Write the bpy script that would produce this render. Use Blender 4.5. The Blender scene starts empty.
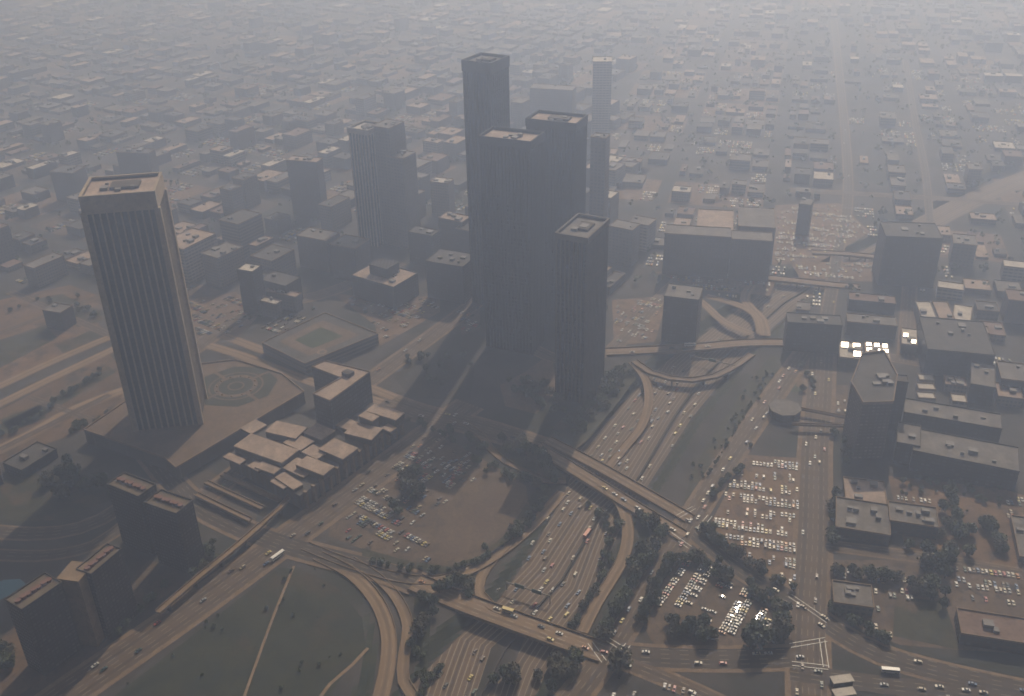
import bpy, math, random
import numpy as np
from mathutils import Vector, Matrix
random.seed(7)
R = random.Random(11)
SC = bpy.context.scene
COL = SC.collection
# ------------------------------------------------------------------ camera geometry
F = 995.; PITCH = math.radians(29.08); RHO = math.radians(1.15); H = 465.
sp, cp = math.sin(PITCH), math.cos(PITCH); sr, cr = math.sin(RHO), math.cos(RHO)
def at(px, py, z=0.):
    u = px-512; v = py-348
    A = u*cr - v*sr; B = -u*sr - v*cr
    r = (A, F*cp+B*sp, -F*sp+B*cp); t = (z-H)/r[2]
    return (r[0]*t, r[1]*t)
def pix(x, y, z=0.):
    z -= H; f = y*cp-z*sp; U = y*sp+z*cp
    if f < 1: return (-9999, -9999)
    return (512+F*(x*cr-U*sr)/f, 348-F*(U*cr+x*sr)/f)
cd = bpy.data.cameras.new('camera'); cam = bpy.data.objects.new('camera', cd); COL.objects.link(cam)
cd.sensor_width = 36; cd.lens = 36*F/1024; cd.clip_start = 1; cd.clip_end = 20000
R0 = Vector((1,0,0)); U0 = Vector((0,sp,cp)); FW = Vector((0,cp,-sp))
X = cr*R0 - sr*U0; Y = cr*U0 + sr*R0
cam.matrix_world = Matrix(((X.x,Y.x,-FW.x,0),(X.y,Y.y,-FW.y,0),(X.z,Y.z,-FW.z,H),(0,0,0,1)))
SC.camera = cam
# ------------------------------------------------------------------ materials
MATS = {}
AL = (.38,.305,.215)
def newmat(name):
    m = bpy.data.materials.new(name); m.use_nodes = True
    nt = m.node_tree; b = nt.nodes['Principled BSDF']
    return m, nt, b
def N(nt, t, **k):
    n = nt.nodes.new(t)
    for a, v in k.items(): setattr(n, a, v)
    return n
def math_(nt, op, a, b=None, c=None):
    n = nt.nodes.new('ShaderNodeMath'); n.operation = op
    for i, v in enumerate((a, b, c)):
        if v is None: continue
        if isinstance(v, (int, float)): n.inputs[i].default_value = v
        else: nt.links.new(v, n.inputs[i])
    return n.outputs[0]
def mixc(nt, f, a, b):
    n = nt.nodes.new('ShaderNodeMix'); n.data_type = 'RGBA'
    for s, v in ((n.inputs[0], f), (n.inputs[6], a), (n.inputs[7], b)):
        if isinstance(v, (int, float)): s.default_value = v
        elif isinstance(v, tuple): s.default_value = (*v, 1)
        else: nt.links.new(v, s)
    return n.outputs[2]
def ramp01(nt, v, lo, hi):
    n = nt.nodes.new('ShaderNodeMapRange'); nt.links.new(v, n.inputs[0])
    n.inputs[1].default_value = lo; n.inputs[2].default_value = hi
    return n.outputs[0]
def noise(nt, scale, detail=4, co='Object', rough=.6, stretch=None):
    tc = N(nt, 'ShaderNodeTexCoord'); n = N(nt, 'ShaderNodeTexNoise')
    n.inputs['Scale'].default_value = scale; n.inputs['Detail'].default_value = detail; n.inputs['Roughness'].default_value = rough
    src = tc.outputs[co]
    if stretch:
        mp = N(nt, 'ShaderNodeMapping'); mp.inputs['Scale'].default_value = stretch; nt.links.new(src, mp.inputs[0]); src = mp.outputs[0]
    nt.links.new(src, n.inputs['Vector'])
    return n.outputs[0]
def mottled(name, a, b, scale=.05, rough=.85, c=None, scale2=.4, detail=5, stretch=None):
    if name in MATS: return MATS[name]
    m, nt, p = newmat(name)
    k = AL if not name.startswith('roof') else (.7,.66,.6)
    a, b, c = [t and tuple(x*y for x, y in zip(t, k)) for t in (a, b, c)]
    col = mixc(nt, ramp01(nt, noise(nt, scale, detail, stretch=stretch), .38, .62), a, b)
    if c: col = mixc(nt, ramp01(nt, noise(nt, scale2, 3), .52, .66), col, c)
    col = mixc(nt, math_(nt, 'MULTIPLY', ramp01(nt, noise(nt, .35, 8), .5, .62), .4), col, tuple(x*.45 for x in a))
    col = mixc(nt, math_(nt, 'MULTIPLY', ramp01(nt, noise(nt, .16, 8, stretch=(1, .4, 1)), .55, .66), .35), col, tuple(min(1, x*1.5) for x in b))
    nt.links.new(col, p.inputs['Base Color']); p.inputs['Roughness'].default_value = rough
    MATS[name] = m; return m
def plain(name, c, rough=.6, metal=0., coat=0.):
    if name in MATS: return MATS[name]
    m, nt, p = newmat(name)
    col = mixc(nt, ramp01(nt, noise(nt, .8, 3), .3, .7), tuple(x*.9 for x in c), tuple(min(1, x*1.08) for x in c))
    nt.links.new(col, p.inputs['Base Color'])
    p.inputs['Roughness'].default_value = rough; p.inputs['Metallic'].default_value = metal; p.inputs['Coat Weight'].default_value = coat
    MATS[name] = m; return m
def facade(name, wall, win, bay=3.6, fl=3.8, u0=.2, u1=.8, v0=.3, v1=.8, wrough=.3):
    """windows on a metre-scaled UV: one mask per bay and storey, each pane its own tone"""
    if name in MATS: return MATS[name]
    wall = tuple(x*k for x, k in zip(wall, (.6,.56,.52)))
    m, nt, p = newmat(name)
    uv = N(nt, 'ShaderNodeUVMap'); sx = N(nt, 'ShaderNodeSeparateXYZ'); nt.links.new(uv.outputs[0], sx.inputs[0])
    a = math_(nt, 'DIVIDE', sx.outputs[0], bay); b = math_(nt, 'DIVIDE', sx.outputs[1], fl)
    fa = math_(nt, 'FRACT', a); fb = math_(nt, 'FRACT', b)
    mk = math_(nt, 'MULTIPLY', math_(nt, 'MULTIPLY', math_(nt, 'GREATER_THAN', fa, u0), math_(nt, 'LESS_THAN', fa, u1)),
               math_(nt, 'MULTIPLY', math_(nt, 'GREATER_THAN', fb, v0), math_(nt, 'LESS_THAN', fb, v1)))
    cmb = N(nt, 'ShaderNodeCombineXYZ'); nt.links.new(math_(nt, 'FLOOR', a), cmb.inputs[0]); nt.links.new(math_(nt, 'FLOOR', b), cmb.inputs[1])
    wn = N(nt, 'ShaderNodeTexWhiteNoise'); wn.noise_dimensions = '2D'; nt.links.new(cmb.outputs[0], wn.inputs[0])
    wc = mixc(nt, math_(nt, 'POWER', wn.outputs[0], 3.), win, tuple(min(1, x*2.2+.02) for x in win))
    wl = mixc(nt, ramp01(nt, noise(nt, .06, 4), .3, .7), tuple(x*.85 for x in wall), tuple(x*1.1 for x in wall))
    nt.links.new(mixc(nt, mk, wl, wc), p.inputs['Base Color'])
    nt.links.new(math_(nt, 'SUBTRACT', .85, math_(nt, 'MULTIPLY', mk, .85-wrough)), p.inputs['Roughness'])
    MATS[name] = m; return m
def roadmat(name, base, lane, stripe=.0, dash=True, edge=(.3,.28,.25)):
    """UV: x metres across from the left edge, y metres along"""
    if name in MATS: return MATS[name]
    m, nt, p = newmat(name); base = tuple(x*y for x, y in zip(base, AL))
    uv = N(nt, 'ShaderNodeUVMap'); sx = N(nt, 'ShaderNodeSeparateXYZ'); nt.links.new(uv.outputs[0], sx.inputs[0])
    a = math_(nt, 'DIVIDE', sx.outputs[0], 3.6); fa = math_(nt, 'FRACT', a)
    d = math_(nt, 'ABSOLUTE', math_(nt, 'SUBTRACT', fa, .5))               # 0 mid lane .. .5 at the line
    track = ramp01(nt, d, .12, .34)
    nz = noise(nt, .03, 5, stretch=(1, 1, 1))
    c0 = mixc(nt, ramp01(nt, nz, .35, .65), tuple(x*.8 for x in base), tuple(x*1.15 for x in base))
    c1 = mixc(nt, track, mixc(nt, .5, c0, tuple(x*.35 for x in base)), c0)
    wn = N(nt, 'ShaderNodeTexWhiteNoise'); wn.noise_dimensions = '1D'; nt.links.new(math_(nt, 'FLOOR', a), wn.inputs['W'])
    c1 = mixc(nt, math_(nt, 'MULTIPLY', wn.outputs[0], .7), c1, tuple(x*1.5 for x in base))
    line = math_(nt, 'GREATER_THAN', d, .445)
    if dash: line = math_(nt, 'MULTIPLY', line, math_(nt, 'LESS_THAN', math_(nt, 'FRACT', math_(nt, 'DIVIDE', sx.outputs[1], 12.)), .45))
    c2 = mixc(nt, math_(nt, 'MULTIPLY', line, lane), c1, (.45,.4,.3))
    nt.links.new(c2, p.inputs['Base Color']); p.inputs['Roughness'].default_value = .8
    MATS[name] = m; return m
asphalt = roadmat('asphalt', (.11,.09,.07), .4)
asphalt_old = roadmat('asphalt_worn', (.2,.16,.125), .4)
fwy_conc = roadmat('freeway_concrete', (.26,.205,.16), .6, dash=False)
ramp_conc = roadmat('ramp_concrete', (.5,.4,.3), .25)
bridge_conc = roadmat('bridge_concrete', (.42,.335,.26), .6)
conc = mottled('concrete', (.48,.39,.31), (.62,.52,.42), .08)
conc_dark = mottled('concrete_dark', (.13,.12,.11), (.19,.175,.155), .08)
kerbm = mottled('pavement_concrete', (.38,.31,.25), (.52,.43,.35), .1)
lot_m = mottled('lot_asphalt', (.2,.16,.13), (.32,.26,.21), .035, c=(.09,.08,.07), scale2=.12)
lot_dirt = mottled('lot_dirt', (.34,.25,.19), (.48,.37,.28), .03, c=(.15,.12,.1), scale2=.1)
dirt = mottled('bare_dirt', (.26,.18,.11), (.46,.32,.2), .02, c=(.1,.085,.055), scale2=.06, stretch=(1,2.2,1))
grass_m = mottled('dry_grass', (.022,.045,.012), (.065,.085,.024), .05, c=(.13,.1,.045), scale2=.022, detail=8)
lawn_m = mottled('lawn', (.05,.11,.03), (.1,.17,.06), .08)
scrub_m = mottled('scrub', (.04,.06,.02), (.1,.11,.04), .09, c=(.2,.15,.08), scale2=.04, detail=8)
field_m = mottled('dirt_field', (.2,.145,.095), (.34,.24,.15), .02, c=(.05,.055,.03), scale2=.05)
water_m = plain('pool_water', (.03,.13,.17), .3)
plaza_m = mottled('plaza_paving', (.28,.225,.18), (.4,.32,.26), .1)
roof_tan = mottled('roof_tan', (.42,.32,.26), (.55,.43,.35), .08, c=(.34,.27,.22), scale2=.05)
roof_grey = mottled('roof_grey', (.18,.165,.155), (.26,.24,.22), .08, c=(.13,.12,.11), scale2=.06)
roof_dark = mottled('roof_dark', (.07,.066,.062), (.12,.11,.1), .08)
roof_white = mottled('roof_white', (.62,.58,.53), (.78,.74,.68), .1)
roof_red = mottled('roof_brown', (.2,.13,.1), (.28,.19,.15), .1)
unit_m = plain('plant_metal', (.17,.155,.14), .7)
trunk_m = mottled('bark', (.07,.05,.035), (.12,.09,.06), .8)
def leafmat(name, a, b):
    m, nt, p = newmat(name)
    col = mixc(nt, ramp01(nt, noise(nt, .35, 3), .35, .65), a, b)
    nt.links.new(col, p.inputs['Base Color']); p.inputs['Roughness'].default_value = .7
    MATS[name] = m; return m
leaf = [leafmat('leaf_dark', (.015,.026,.008), (.035,.05,.015)), leafmat('leaf_mid', (.03,.045,.012), (.075,.09,.03)), leafmat('leaf_dry', (.05,.048,.02), (.1,.085,.04))]
glint_m, _nt, _p = newmat('glint_mirror_metal'); _p.inputs['Base Color'].default_value = (.9,.86,.8,1); _p.inputs['Metallic'].default_value = 1; _p.inputs['Roughness'].default_value = .42  # mirror metal of the added panels that make the roof glare
# ------------------------------------------------------------------ mesh helpers
class MB:
    def __init__(s): s.v=[]; s.f=[]; s.m=[]; s.uv=[]
    def face(s, pts, mi=0, uv=None):
        i=len(s.v); s.v+= [tuple(p) for p in pts]; s.f.append(tuple(range(i,i+len(pts)))); s.m.append(mi)
        s.uv += (uv if uv else [(p[0],p[1]) for p in pts])
    def prism(s, poly, z0, z1, mw=0, mt=0, top=True, bottom=False, u0=0.):
        """vertical prism from a counter-clockwise outline; walls carry metre UVs"""
        a=sum(poly[i][0]*poly[(i+1)%len(poly)][1]-poly[(i+1)%len(poly)][0]*poly[i][1] for i in range(len(poly)))
        if a<0: poly=poly[::-1]
        u=u0; n=len(poly)
        for i in range(n):
            p,q=poly[i],poly[(i+1)%n]; L=math.dist(p,q)
            s.face([(p[0],p[1],z0),(q[0],q[1],z0),(q[0],q[1],z1),(p[0],p[1],z1)],mw,[(u,0),(u+L,0),(u+L,z1-z0),(u,z1-z0)])
            u+=math.ceil(L/3.6)*3.6
        if top: s.face([(p[0],p[1],z1) for p in poly],mt)
        if bottom: s.face([(p[0],p[1],z0) for p in poly[::-1]],mt)
    def box(s, cx, cy, w, d, z0, z1, ang=0., mw=0, mt=0, bottom=False):
        s.prism(rect(cx,cy,w,d,ang), z0, z1, mw, mt, True, bottom)
    def build(s, name, mats, parent=None, loc=(0,0,0), smooth=False):
        me=bpy.data.meshes.new(name); me.from_pydata(s.v,[],s.f)
        if not isinstance(mats,(list,tuple)): mats=[mats]
        for m in mats: me.materials.append(m)
        me.polygons.foreach_set('material_index', s.m)
        l=me.uv_layers.new(name='UVMap'); l.data.foreach_set('uv',[c for p in s.uv for c in p])
        if smooth: me.polygons.foreach_set('use_smooth',[True]*len(s.f))
        me.update()
        o=bpy.data.objects.new(name,me); COL.objects.link(o); o.location=loc
        if parent: o.parent=parent
        return o
def rect(cx,cy,w,d,ang=0.):
    c,s_=math.cos(ang),math.sin(ang)
    return [(cx+x*c-y*s_, cy+x*s_+y*c) for x,y in ((-w/2,-d/2),(w/2,-d/2),(w/2,d/2),(-w/2,d/2))]
def tag(o,label=None,cat=None,group=None,kind=None):
    if label: o['label']=label
    if cat: o['category']=cat
    if group: o['group']=group
    if kind: o['kind']=kind
    return o
def empty(name,loc,label,cat,group=None):
    o=bpy.data.objects.new(name,None); COL.objects.link(o); o.location=(loc[0],loc[1],loc[2] if len(loc)>2 else 0); o.empty_display_size=2
    return tag(o,label,cat,group)
def shift(poly,c): return [(p[0]-c[0],p[1]-c[1]) for p in poly]
def cen(poly): return (sum(p[0] for p in poly)/len(poly),sum(p[1] for p in poly)/len(poly))
def inpoly(x,y,P):
    r=False; j=len(P)-1
    for i in range(len(P)):
        if (P[i][1]>y)!=(P[j][1]>y) and x<(P[j][0]-P[i][0])*(y-P[i][1])/(P[j][1]-P[i][1])+P[i][0]: r=not r
        j=i
    return r
def segd(x,y,a,b):
    dx,dy=b[0]-a[0],b[1]-a[1]; L=dx*dx+dy*dy
    t=0 if L==0 else max(0,min(1,((x-a[0])*dx+(y-a[1])*dy)/L))
    return math.hypot(x-a[0]-t*dx,y-a[1]-t*dy),t
def smooth_path(P,step=10.):
    """Catmull-Rom through world points (tuples of any length)"""
    out=[]; n=len(P)
    for i in range(n-1):
        p0=P[max(i-1,0)];p1=P[i];p2=P[i+1];p3=P[min(i+2,n-1)]
        k=max(1,int(math.dist(p1[:2],p2[:2])/step))
        for j in range(k):
            t=j/k
            out.append(tuple(.5*(2*b+(c-a)*t+(2*a-5*b+4*c-d)*t*t+(3*b-a-3*c+d)*t**3) for a,b,c,d in zip(p0,p1,p2,p3)))
    out.append(tuple(P[-1])); return out
def offs(P,i,o):
    a=P[max(i-1,0)];b=P[min(i+1,len(P)-1)]; dx,dy=b[0]-a[0],b[1]-a[1]; L=math.hypot(dx,dy) or 1
    return (P[i][0]-dy/L*o, P[i][1]+dx/L*o)
ZL=[.10]
def znext(): ZL[0]+=.012; return ZL[0]
BLOCK=[]      # keep-out outlines (world) for the procedural city
ROADS=[]      # (path, halfwidth)
def ribbon_faces(mb,P,w,z=None,mi=0,o=0.):
    s=0
    for i in range(len(P)-1):
        L=math.dist(P[i][:2],P[i+1][:2]); a=offs(P,i,o+w/2);b=offs(P,i,o-w/2);c=offs(P,i+1,o-w/2);d=offs(P,i+1,o+w/2)
        z0=P[i][2] if z is None else z; z1=P[i+1][2] if z is None else z
        mb.face([(*a,z0),(*b,z0),(*c,z1),(*d,z1)][::1],mi,[(w,s),(0,s),(0,s+L),(w,s+L)]); s+=L
def street(name,pts,w,mat=None,walk=3.,px=True):
    P=smooth_path([at(*p[:2]) if px else p for p in pts],12.)
    z=znext(); mb=MB(); ribbon_faces(mb,P,w,z); tag(mb.build(name,mat or asphalt),kind='structure'); ROADS.append((P,w/2+walk))
    if walk:
        mk=MB()
        for o in (w/2+walk/2,-w/2-walk/2): ribbon_faces(mk,P,walk,z-.05 if False else .055+ (z-.1)*.1,0,o)
        tag(mk.build('pavement',kerbm),kind='structure')
    return P
def patch(name,pts,mat,z=.03,px=True,kind='structure',zp=0.,keep=True):
    P=[at(*p,zp) for p in pts] if px else pts
    a=sum(P[i][0]*P[(i+1)%len(P)][1]-P[(i+1)%len(P)][0]*P[i][1] for i in range(len(P)))
    if a<0: P=P[::-1]
    mb=MB(); mb.face([(x,y,z) for x,y in P]); 
    if keep: BLOCK.append(P)
    return tag(mb.build(name,mat),kind=kind),P
# ------------------------------------------------------------------ freeway trench and terrain
FZ=-6.
FL=[(395,703),(457,638),(498,600),(525,562),(562,495),(580,449),(636,388),(665,362),(700,337),(760,292),(830,264),(895,236)]
FR=[(1000,196),(905,240),(850,272),(800,305),(748,350),(690,422),(649,487),(624,520),(617,545),(608,573),(590,605),(571,633),(546,671),(520,715)]
floorP=[at(p[0],p[1],FZ) for p in [(340,760)]+FL+FR+[(490,760)]]
RAMPS=[]   # (path3d, halfwidth) that the terrain follows
def W3(pts): return smooth_path([(*at(p[0],p[1],p[2]),p[2]) for p in pts],8.)
ramp_defs=[
 ('ramp_loop', W3([(602,484,0),(620,503,-.2),(628,528,-1),(624,556,-2.5),(611,580,-3.5),(596,604,-4.5),(582,632,-5.6)]), 8.5, 'curved off ramp dropping from the middle street bridge beside the freeway trees'),
 ('on_ramp', W3([(305,546,0),(345,562,0),(395,577,0),(440,580,0),(478,566,-1.5),(510,545,-3),(538,520,-5),(563,492,-6)]), 9, 'long pale ramp sweeping below the dirt parking lot down to the freeway'),
 ('hook_ramp', W3([(512,540,-3.4),(493,560,-2.6),(481,578,-1.6),(480,594,-.8),(492,607,0),(508,614,0)]), 7, 'short hooked ramp joining the lower bridge from the sweeping pale ramp'),
 ('down_ramp', W3([(318,556,0),(352,574,0),(376,600,-.3),(388,630,-1.5),(388,662,-3),(380,700,-4.5),(366,745,-5.5)]), 10, 'wide ramp curving off the lower street beside the big grass field'),
 ('outer_ramp', W3([(350,560,0),(378,578,-.2),(398,600,-.8),(408,626,-2),(404,655,-3.4),(404,682,-4.6),(420,704,-5.6)]), 7.5, 'narrow outer ramp curving right of the wide one above the freeway'),
 ('side_ramp', W3([(463,423,0),(480,434,0),(490,448,0),(505,461,-1),(524,470,-2.5),(545,480,-4.5),(566,481,-5.8)]), 6.5, 'narrow ramp leaving the middle street beside dark shrubs'),
 ('drop_ramp', W3([(632,362,0),(645,378,-.5),(649,400,-1.5),(642,425,-3),(625,447,-4.5),(606,470,-5.8)]), 8, 'ramp curling down from the upper bridge to the freeway lanes'),
]
for _,P,w,_l in ramp_defs: RAMPS.append((P,w/2))
def terrain_h(xs,ys):
    n=len(floorP); d=np.full(xs.shape,1e9); ins=np.zeros(xs.shape,bool)
    for i in range(n):
        a=floorP[i]; b=floorP[(i+1)%n]; dx,dy=b[0]-a[0],b[1]-a[1]; L=dx*dx+dy*dy+1e-9
        t=np.clip(((xs-a[0])*dx+(ys-a[1])*dy)/L,0,1); d=np.minimum(d,np.hypot(xs-a[0]-t*dx,ys-a[1]-t*dy))
        c=((a[1]>ys)!=(b[1]>ys)); dd=(b[1]-a[1]) or 1e-9
        ins^= c & (xs<(b[0]-a[0])*(ys-a[1])/dd+a[0])
    d=np.where(ins,0,d); s=np.clip((d-1.)/11.,0,1); s=s*s*(3-2*s)
    h=(FZ-.15)*(1-s)
    for P,hw in RAMPS:
        dm=np.full(xs.shape,1e9); zr=np.zeros(xs.shape)
        for i in range(len(P)-1):
            a=P[i]; b=P[i+1]; dx,dy=b[0]-a[0],b[1]-a[1]; L=dx*dx+dy*dy+1e-9
            t=np.clip(((xs-a[0])*dx+(ys-a[1])*dy)/L,0,1); q=np.hypot(xs-a[0]-t*dx,ys-a[1]-t*dy)
            k=q<dm; dm=np.where(k,q,dm); zr=np.where(k,a[2]+t*(b[2]-a[2]),zr)
        s=np.clip((dm-hw-3.)/8.,0,1); s=s*s*(3-2*s)
        h=np.where(h>zr-.5, (zr-.5)*(1-s)+h*s, h)
    return h
gx=np.arange(-180,421,4.); gy=np.arange(370,1301,4.)
GX,GY=np.meshgrid(gx,gy); GH=terrain_h(GX,GY)
edge=(GX<gx[0]+1)|(GX>gx[-1]-1)|(GY<gy[0]+1)|(GY>gy[-1]-1); 
def ground_z(x,y):
    if not(gx[0]<=x<=gx[-1] and gy[0]<=y<=gy[-1]): return 0.
    i=int((x-gx[0])/4); j=int((y-gy[0])/4); i=min(i,len(gx)-2); j=min(j,len(gy)-2)
    fx=(x-gx[0])/4-i; fy=(y-gy[0])/4-j
    return float((GH[j,i]*(1-fx)+GH[j,i+1]*fx)*(1-fy)+(GH[j+1,i]*(1-fx)+GH[j+1,i+1]*fx)*fy)
nx,ny=len(gx),len(gy)
verts=[(float(GX[j,i]),float(GY[j,i]),float(GH[j,i])) for j in range(ny) for i in range(nx)]
faces=[(j*nx+i,j*nx+i+1,(j+1)*nx+i+1,(j+1)*nx+i) for j in range(ny-1) for i in range(nx-1)]
# flat surround, welded to the rim of the grid
B=9000.; 
def vid(x,y,z=0.): verts.append((x,y,z)); return len(verts)-1
rim_b=[i for i in range(nx)]; rim_t=[(ny-1)*nx+i for i in range(nx)]; rim_l=[j*nx for j in range(ny)]; rim_r=[j*nx+nx-1 for j in range(ny)]
c00=vid(-B,-4000.); c10=vid(B,-4000.); c11=vid(B,B); c01=vid(-B,B)
faces.append(tuple([c00,c10]+rim_b[::-1])); faces.append(tuple([c10,c11]+rim_r[::-1])); faces.append(tuple([c11,c01]+rim_t)); faces.append(tuple([c01,c00]+rim_l))
me=bpy.data.meshes.new('ground'); me.from_pydata(verts,[],faces)
m,nt,p=newmat('ground_soil')
geo=N(nt,'ShaderNodeNewGeometry'); sxyz=N(nt,'ShaderNodeSeparateXYZ'); nt.links.new(geo.outputs['Normal'],sxyz.inputs[0])
slope=math_(nt,'LESS_THAN',sxyz.outputs[2],.985)
flat=mixc(nt,ramp01(nt,noise(nt,.02,6),.4,.6),(.03,.026,.02),(.06,.05,.04))
flat=mixc(nt,ramp01(nt,noise(nt,.011,4),.52,.6),flat,(.022,.024,.014))
bank=mixc(nt,ramp01(nt,noise(nt,.12,8),.4,.6),(.012,.02,.007),(.032,.034,.014))
nt.links.new(mixc(nt,slope,flat,bank),p.inputs['Base Color']); p.inputs['Roughness'].default_value=.9
me.materials.append(m); g=bpy.data.objects.new('ground',me); COL.objects.link(g); tag(g,kind='structure')
BLOCK.append(floorP)
# freeway carriageways: left and right edge polylines on the trench floor
def carriage(Lp,Rp,name='freeway',z=FZ+.12):
    A=smooth_path([at(*p,FZ) for p in Lp],1e9); Bp=smooth_path([at(*p,FZ) for p in Rp],1e9)
    mb=MB(); s=0
    n=len(A)
    for i in range(n-1):
        k=8
        for j in range(k):
            t0,t1=j/k,(j+1)/k
            l0=[A[i][c]*(1-t0)+A[i+1][c]*t0 for c in (0,1)]; l1=[A[i][c]*(1-t1)+A[i+1][c]*t1 for c in (0,1)]
            r0=[Bp[i][c]*(1-t0)+Bp[i+1][c]*t0 for c in (0,1)]; r1=[Bp[i][c]*(1-t1)+Bp[i+1][c]*t1 for c in (0,1)]
            w0=math.dist(l0,r0); w1=math.dist(l1,r1); L=math.dist(l0,l1)
            mb.face([(*l0,z),(*r0,z),(*r1,z),(*l1,z)],0,[(w0,s),(0,s),(0,s+L),(w1,s+L)]); s+=L
    tag(mb.build(name,fwy_conc),kind='structure')
    return [((a[0]+b[0])/2,(a[1]+b[1])/2,math.dist(a,b)) for a,b in zip(A,Bp)], A, Bp
LGl=[(360,745),(398,700),(458,638),(499,600),(526,562),(563,497),(581,449),(637,389),(666,362),(701,337),(761,292),(831,264),(895,237)]
LGr=[(437,745),(474,700),(491,648),(530,613),(560,580),(595,520),(636,479),(673,416),(700,378),(728,352),(782,303),(840,268),(900,239)]
RGl=[(452,745),(484,700),(516,660),(534,615),(564,582),(599,522),(642,477),(679,416),(706,378),(732,352),(786,304),(842,270),(901,240)]
RGr=[(500,745),(535,700),(546,671),(570,633),(592,603),(618,533),(648,485),(690,420),(716,388),(746,350),(799,305),(849,272),(905,241)]
cLG,LA,LB=carriage(LGl,LGr); cRG,RA,RB=carriage(RGl,RGr,'freeway',FZ+.16)
# median barrier between the carriageways
mb=MB()
med=[((b[0]+a[0])/2,(b[1]+a[1])/2) for b,a in zip(LB,RA)]
for i in range(len(med)-1):
    a,b=med[i],med[i+1]; an=math.atan2(b[1]-a[1],b[0]-a[0]); mb.box((a[0]+b[0])/2,(a[1]+b[1])/2,math.dist(a,b),.7,FZ+.17,FZ+1.2,an)
tag(mb.build('median_barrier',conc_dark),'low concrete median barrier dividing the freeway carriageways','barrier')
# the freeway onwards to the upper right, at ground level
street('freeway',[(897,240),(930,222),(975,199),(1030,176),(1100,150),(1250,105)],34,fwy_conc,0)
# ------------------------------------------------------------------ ramps and bridges as things
def deck_thing(name,label,cat,P,w,mat,thick=1.3,rail=1.,piers=(),rail_th=.45):
    c=P[len(P)//2]; e=empty(name,(c[0],c[1],0),label,cat); 
    Q=[(p[0]-c[0],p[1]-c[1],p[2]) for p in P]; mb=MB(); s=0
    for i in range(len(Q)-1):
        L=math.dist(Q[i][:2],Q[i+1][:2]); a=offs(Q,i,w/2);b=offs(Q,i,-w/2);c2=offs(Q,i+1,-w/2);d=offs(Q,i+1,w/2); z0,z1=Q[i][2],Q[i+1][2]
        mb.face([(*a,z0),(*b,z0),(*c2,z1),(*d,z1)],0,[(w,s),(0,s),(0,s+L),(w,s+L)])
        mb.face([(*a,z0),(*d,z1),(*d,z1-thick),(*a,z0-thick)],1); mb.face([(*c2,z1),(*b,z0),(*b,z0-thick),(*c2,z1-thick)],1)
        mb.face([(*b,z0-thick),(*a,z0-thick),(*d,z1-thick),(*c2,z1-thick)],1); s+=L
    for i in (0,len(Q)-1):
        a=offs(Q,i,w/2);b=offs(Q,i,-w/2);z=Q[i][2]; mb.face([(*a,z),(*b,z),(*b,z-thick),(*a,z-thick)],1)
    mb.build('deck',[mat,conc],e)
    for sgn in (1,-1):
        m2=MB()
        for i in range(len(Q)-1):
            o=sgn*(w/2+.01); o2=sgn*(w/2-rail_th); z0,z1=Q[i][2],Q[i+1][2]
            a=offs(Q,i,o);b=offs(Q,i,o2);c2=offs(Q,i+1,o2);d=offs(Q,i+1,o)
            m2.face([(*a,z0+rail),(*b,z0+rail),(*c2,z1+rail),(*d,z1+rail)]); m2.face([(*b,z0+.01),(*c2,z1+.01),(*c2,z1+rail),(*b,z0+rail)]); m2.face([(*a,z0-.3),(*d,z1-.3),(*d,z1+rail),(*a,z0+rail)])
        m2.build('railing',conc,e)
    for k in piers:
        i=min(len(Q)-2,int(k*(len(Q)-1))); t=k*(len(Q)-1)-i; x=Q[i][0]*(1-t)+Q[i+1][0]*t; y=Q[i][1]*(1-t)+Q[i+1][1]*t; z=Q[i][2]
        an=math.atan2(Q[i+1][1]-Q[i][1],Q[i+1][0]-Q[i][0]); m3=MB(); m3.box(x,y,1.4,w*.72,FZ-.2,z-thick+.05,an); m3.build('pier',conc_dark,e)
    ROADS.append((P,w/2+3)); return e
for n_,P,w,l in ramp_defs: deck_thing(n_,l,'ramp',P,w,ramp_conc,.9,.8)
def lin(pts,z,step=14): return smooth_path([(*at(p[0],p[1],z),z) for p in pts],step)
deck_thing('bridge','lower street bridge crossing both freeway carriageways beside the grass field','bridge',lin([(415,582),(460,601),(520,623),(570,641),(604,653)],.5),17,bridge_conc,1.6,1.1,(.25,.5,.75,.9))
deck_thing('bridge','near carriageway of the twin middle bridge over the freeway','bridge',lin([(536,447),(575,470),(620,498),(668,527),(684,537)],.5),12.5,bridge_conc,1.6,1.1,(.2,.4,.62,.85))
deck_thing('bridge','far carriageway of the twin middle bridge over the freeway','bridge',lin([(547,440),(590,462),(640,490),(690,519)],.5),11,bridge_conc,1.6,1.1,(.2,.4,.62,.85))
deck_thing('bridge','long pale upper bridge crossing the freeway near the dark office block','bridge',lin([(606,352),(650,350),(700,347),(745,343),(790,343),(808,346)],.8),14,bridge_conc,1.6,1.1,(.25,.45,.65,.8))
deck_thing('bridge','slim curved ramp bridge looping just below the long upper bridge','bridge',lin([(634,361),(650,372),(670,378),(692,380),(715,376),(738,364),(752,354)],.9),7.5,bridge_conc,1.3,1.,(.3,.5,.7))
deck_thing('bridge','far bridge crossing the freeway in front of the hillside car parks','bridge',lin([(748,276),(790,280),(835,285),(860,287)],.8),13,bridge_conc,1.6,1.,(.3,.5,.7))
deck_thing('bridge','farthest bridge where the freeway fades into haze','bridge',lin([(812,252),(850,254),(885,258)],.8),11,bridge_conc,1.6,1.,(.5,.7))
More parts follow.
